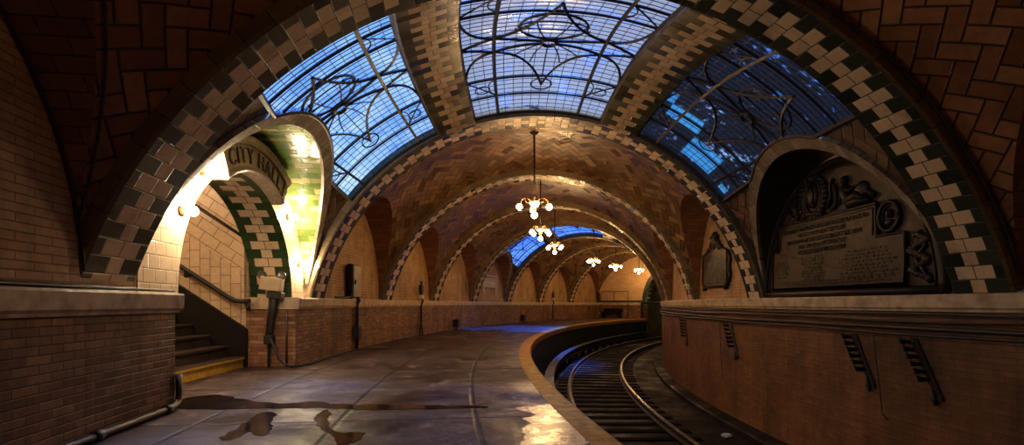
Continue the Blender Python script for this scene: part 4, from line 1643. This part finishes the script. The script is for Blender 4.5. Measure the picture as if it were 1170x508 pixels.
# grey cabinet on the ledge with its pipe
LW = lambda t, a, z, d: pt(S_LOW - d, t + a / AR, z)
TC = .0335
cab = empty('electrical_cabinet', LW(TC, 0, 1.0, -.03))
tag(cab, 'tall grey electrical cabinet standing on the ledge past the second arch', 'cabinet')
Rz = Matrix.Rotation(-TC, 3, 'Z')
mb = MB(); mb.box(LW(TC, 0, 1.35, -.0), (.11, .46, .66), 0, Rz, .012); mb.build('body', [M['iron']], cab)
mb = MB(); mb.box(LW(TC, 0, 1.35, .068), (.025, .43, .62), 0, Rz, .008)
mb.build('door', [M['panelgrey']], cab)
mb = MB(); mb.box(LW(TC, -.15, 1.33, .09), (.025, .02, .08), 0, Rz, .004); mb.build('latch', [M['iron']], cab)
pp = empty('pipe', LW(TC, 0, 0, .04))
tag(pp, 'black pipe dropping from the grey cabinet to a box near the floor', 'pipe')
mb = MB(); mb.tube([LW(TC, -.02, 1.012, .09), LW(TC, 0.0, .98, .11), LW(TC, .02, .90, .06), LW(TC, .02, .02, .05)], .035, 8)
mb.tube([LW(TC, .10, .86, .05), LW(TC, .10, .40, .05)], .016, 8); mb.build('pipe_run', [M['rubber']], pp)
mb = MB(); mb.box(LW(TC, .04, .34, .06), (.12, .22, .24), 0, Rz, .015); mb.build('pull_box', [M['iron']], pp)
cable('cable', [LW(TC, -.18, 1.10, .06), LW(TC, -.24, 1.13, .06), LW(TC, -.30, 1.05, .05), LW(TC, -.55, 1.02, .0), LW(TC, -.95, 1.02, -.02)], .018, 'rubber', 'short black cable curling from the cabinet along the ledge', 'cable')


def post_box(t, lab, h):
    r_ = empty('switch_post', LW(t, 0, 0, .05))
    tag(r_, lab, 'switch post')
    R = Matrix.Rotation(-t, 3, 'Z')
    mb = MB()
    mb.tube([LW(t, 0, .30, .06), LW(t, 0, .86, .06), LW(t, 0, 1.0, .11), LW(t, 0, h, .05)], .03, 8)
    for sg in (-1, 1):
        mb.tube([LW(t, 0, .42, .06), LW(t, sg * .05, .28, .06), LW(t, sg * .13, .0, .06)], .022, 6)
    mb.build('stem', [M['rubber']], r_)
    mb = MB(); mb.box(LW(t, .03, h - .12, .07), (.09, .13, .11), 0, R, .01); mb.build('white_box', [M['signpale']], r_)['label'] = 'small pale switch box'
    mb = MB(); mb.box(LW(t, .03, h + .10, .05), (.10, .16, .26), 0, R, .012)
    mb.tube([LW(t, .05, h + .22, .05), LW(t, .05, h + .34, .05)], .03, 8)
    mb.build('head', [M['iron']], r_)


post_box(.147, 'black switch post on the platform wall under the third tiled bay', 1.22)
post_box(.509, 'distant switch post on the platform wall two bays before the end', 1.30)
for t, lab in ((.226, 'small dark junction box on the platform wall near the floor, nearer one'), (.414, 'small dark junction box near the floor under the distant skylight')):
    r_ = empty('junction_box', LW(t, 0, .1, .05))
    tag(r_, lab, 'junction box')
    R = Matrix.Rotation(-t, 3, 'Z')
    mb = MB(); mb.box(LW(t, 0, .22, .12), (.18, .24, .24), 0, R, .015); mb.build('body', [M['iron']], r_)
    mb = MB(); mb.box(LW(t, 0, .35, .12), (.20, .26, .025), 0, R, .006); mb.build('lid', [M['iron']], r_); mb = MB(); mb.tube([LW(t, .05, .10, .08), LW(t, .05, 0, .08)], .03, 8); mb.build('pipe', [M['iron']], r_)

# small framed sign on the fifth bay
TS = .325
sg_ = empty('wall_sign', LW(TS, 0, 1.6, -.05))
tag(sg_, 'small pale framed station sign on the platform wall under the distant skylight', 'sign')
R = Matrix.Rotation(-TS, 3, 'Z')
WS = lambda a, z, d: pt(S_WALL - d, TS + a / AR, z)
mb = MB()
mb.prism([(-.85, 1.62), (.85, 1.62), (.85, 1.98), (-.85, 1.98)], WS, .01, .05)
mb.build('board', [M['terracotta']], sg_)
mb = MB()
mb.tube([WS(a, z, .05) for a, z in ((-.85, 1.62), (.85, 1.62), (.85, 1.98), (-.85, 1.98))], .035, 4, closed=True)
for a in (-.72, .72):
    mb.tube([WS(a, 1.6, .03), WS(a, 1.36, .03)], .05, 4)
mb.tube([WS(-.9, 2.10, .03), WS(.9, 2.10, .03)], .05, 4)
mb.build('frame', [M['signpale']], sg_)
mb = MB()
add_text(mb, 'CITY HALL', .27, .01, lambda x, y, q: WS(x, 1.70 + y, .06 + q), 1.45)
mb.build('lettering', [M['signpale']], sg_)

# ---- far end of the platform: pipe frame, bench, cabinet, gate
EW = lambda s, z, d: pt(s, TH_END, z) - Vector((math.sin(TH_END), math.cos(TH_END), 0)) * d   # d out from the end wall
r_ = empty('guard_rail', EW(2.4, 1.0, .2))
tag(r_, 'thin pipe guard rail standing against the cream end wall', 'guard rail')
mb = MB()
mb.tube([EW(3.25, 1.13, .08), EW(3.25, 1.72, .08), EW(1.32, 1.72, .08), EW(1.32, .02, .20)], .022, 6); mb.build('hoop', [M['pipe']], r_)
mb = MB(); mb.tube([EW(2.32, 1.13, .08), EW(2.32, 1.72, .08)], .02, 6); mb.build('upright', [M['pipe']], r_)
r_ = empty('signal_box', EW(3.30, 1.1, .1))
tag(r_, 'small black box on the ledge in the corner of the end wall', 'signal box')
mb = MB(); mb.box(EW(3.40, 1.38, .16), (.16, .18, .50), 0, Matrix.Rotation(-TH_END, 3, 'Z'), .012); mb.build('body', [M['iron']], r_)
mb = MB(); mb.tube([EW(3.40, 1.63, .16), EW(3.40, 1.74, .16)], .04, 8); mb.build('cap', [M['iron']], r_)
r_ = empty('bench', EW(2.4, 0, .4))
tag(r_, 'low dark bench at the foot of the cream end wall', 'bench')
Re = Matrix.Rotation(-TH_END, 3, 'Z')
mb = MB(); mb.box(EW(2.35, .36, .40), (1.35, .42, .06), 0, Re, .01); mb.build('seat', [M['dark']], r_)
mb = MB(); mb.box(EW(2.35, .52, .17), (1.35, .05, .22), 0, Re, .01); mb.build('backrest', [M['dark']], r_)
for s in (1.78, 2.92):
    mb = MB(); mb.box(EW(s, .17, .38), (.08, .40, .34), 0, Re, .008); mb.build('leg', [M['dark']], r_)
r_ = empty('gate', EW(-.1, 0, .5))
tag(r_, 'black iron gate at the end of the platform by the tunnel mouth', 'gate')
for s in (.33, -.10):
    mb = MB(); mb.box(EW(s, .45 if s > 0 else -.1, .35), (.09, .09, 1.0 if s > 0 else 2.1), 0, Re, .01); mb.build('post', [M['iron']], r_)
mb = MB()
mb.tube([EW(.33, .98, .35), EW(-1.9, .98, .35)], .06, 6)
mb.tube([EW(.33, .55, .35), EW(-.10, .55, .35)], .02, 6)
for k in range(4): mb.tube([EW(.26 - .09 * k, .98, .35), EW(.26 - .09 * k, .05, .35)], .02, 6)
mb.build('railing', [M['iron']], r_)
mb = MB(); mb.box(EW(-1.9, -.15, .35), (.07, .07, 2.15), 0, Re, .01); mb.build('post', [M['iron']], r_)

# ================================================================== LIGHT
def point(loc, power, col, r=.05, name='lamp_or_fill'):
    l = bpy.data.lights.new(name, 'POINT')
    l.energy = power
    l.color = col
    l.shadow_soft_size = r
    o = bpy.data.objects.new(name, l)
    COL.objects.link(o)
    o.location = loc
    return o


sun = bpy.data.lights.new('evening_daylight', 'SUN')
sun.energy = 8.0
sun.color = (.10, .33, 1.0)
sun.angle = math.radians(9)
so = bpy.data.objects.new('evening_daylight', sun)
COL.objects.link(so)
so.rotation_euler = Vector((-.45, -2.5, -4.1)).to_track_quat('-Z', 'Y').to_euler()
so.location = (2, 20, 9)
sp_ = bpy.data.lights.new('added_daylight_spot', 'SPOT')  # spot added above the far skylight to strengthen its blue floor patch
sp_.energy = 20000
sp_.color = (.04, .38, 1.0)
sp_.spot_size = math.radians(28)
sp_.spot_blend = .5
sp_.shadow_soft_size = .5
so = bpy.data.objects.new('added_daylight_spot', sp_)
COL.objects.link(so)
so.location = (3.0, 25.0, 9.5)
so.rotation_euler = (Vector((.6, 19.2, 0)) - Vector(so.location)).to_track_quat('-Z', 'Y').to_euler()
# unseen fill light added over the near platform, stairwell lamp, tunnel lamp
point(pt(.9, -.19, 2.7), 14, (1.0, .60, .36), .10)
point(pt(5.9, TH_M, 3.0), 120, (1.0, .70, .40), .10)
point(pt(-1.3, .82, 1.2), 30, (1.0, .84, .38), .08)

wd = bpy.data.worlds.new('dusk_sky')
bpy.context.scene.world = wd
wd.use_nodes = True
nt = wd.node_tree
nt.nodes.clear()
ou = nt.nodes.new('ShaderNodeOutputWorld')
bg = nt.nodes.new('ShaderNodeBackground')
tc = nt.nodes.new('ShaderNodeTexCoord')
nz = nt.nodes.new('ShaderNodeTexNoise')
nz.inputs['Scale'].default_value = 3.0
nz.inputs['Detail'].default_value = 6
rp = nt.nodes.new('ShaderNodeValToRGB')
rp.color_ramp.elements[0].position = .36
rp.color_ramp.elements[0].color = (.15, .36, .84, 1)
rp.color_ramp.elements[1].position = .70
rp.color_ramp.elements[1].color = (.80, .88, 1.0, 1)
nt.links.new(tc.outputs['Generated'], nz.inputs['Vector'])
nt.links.new(nz.outputs['Fac'], rp.inputs[0])
nt.links.new(rp.outputs[0], bg.inputs[0])
bg.inputs[1].default_value = 2.0
nt.links.new(bg.outputs[0], ou.inputs[0])

# ================================================================== CAMERA
cam = bpy.data.cameras.new('camera')
cam.sensor_width = 36.0
cam.lens = 36.0 * F / 1170
cam.shift_y = (YH - 254) / 1170
cam.clip_start = .02
co = bpy.data.objects.new('camera', cam)
COL.objects.link(co)
co.location = (0, 0, EYE)
co.rotation_euler = (PI / 2, 0, 0)
sc = bpy.context.scene
sc.camera = co
sc.view_settings.view_transform = 'Standard'
sc.view_settings.look = 'None'
sc.view_settings.exposure = 0.0
sc.view_settings.gamma = 1.0
sc.view_settings.use_curve_mapping = False
sc.cycles.use_denoising = True
sc.cycles.max_bounces = 8
sc.cycles.transparent_max_bounces = 12
sc.cycles.sample_clamp_indirect = 6.0
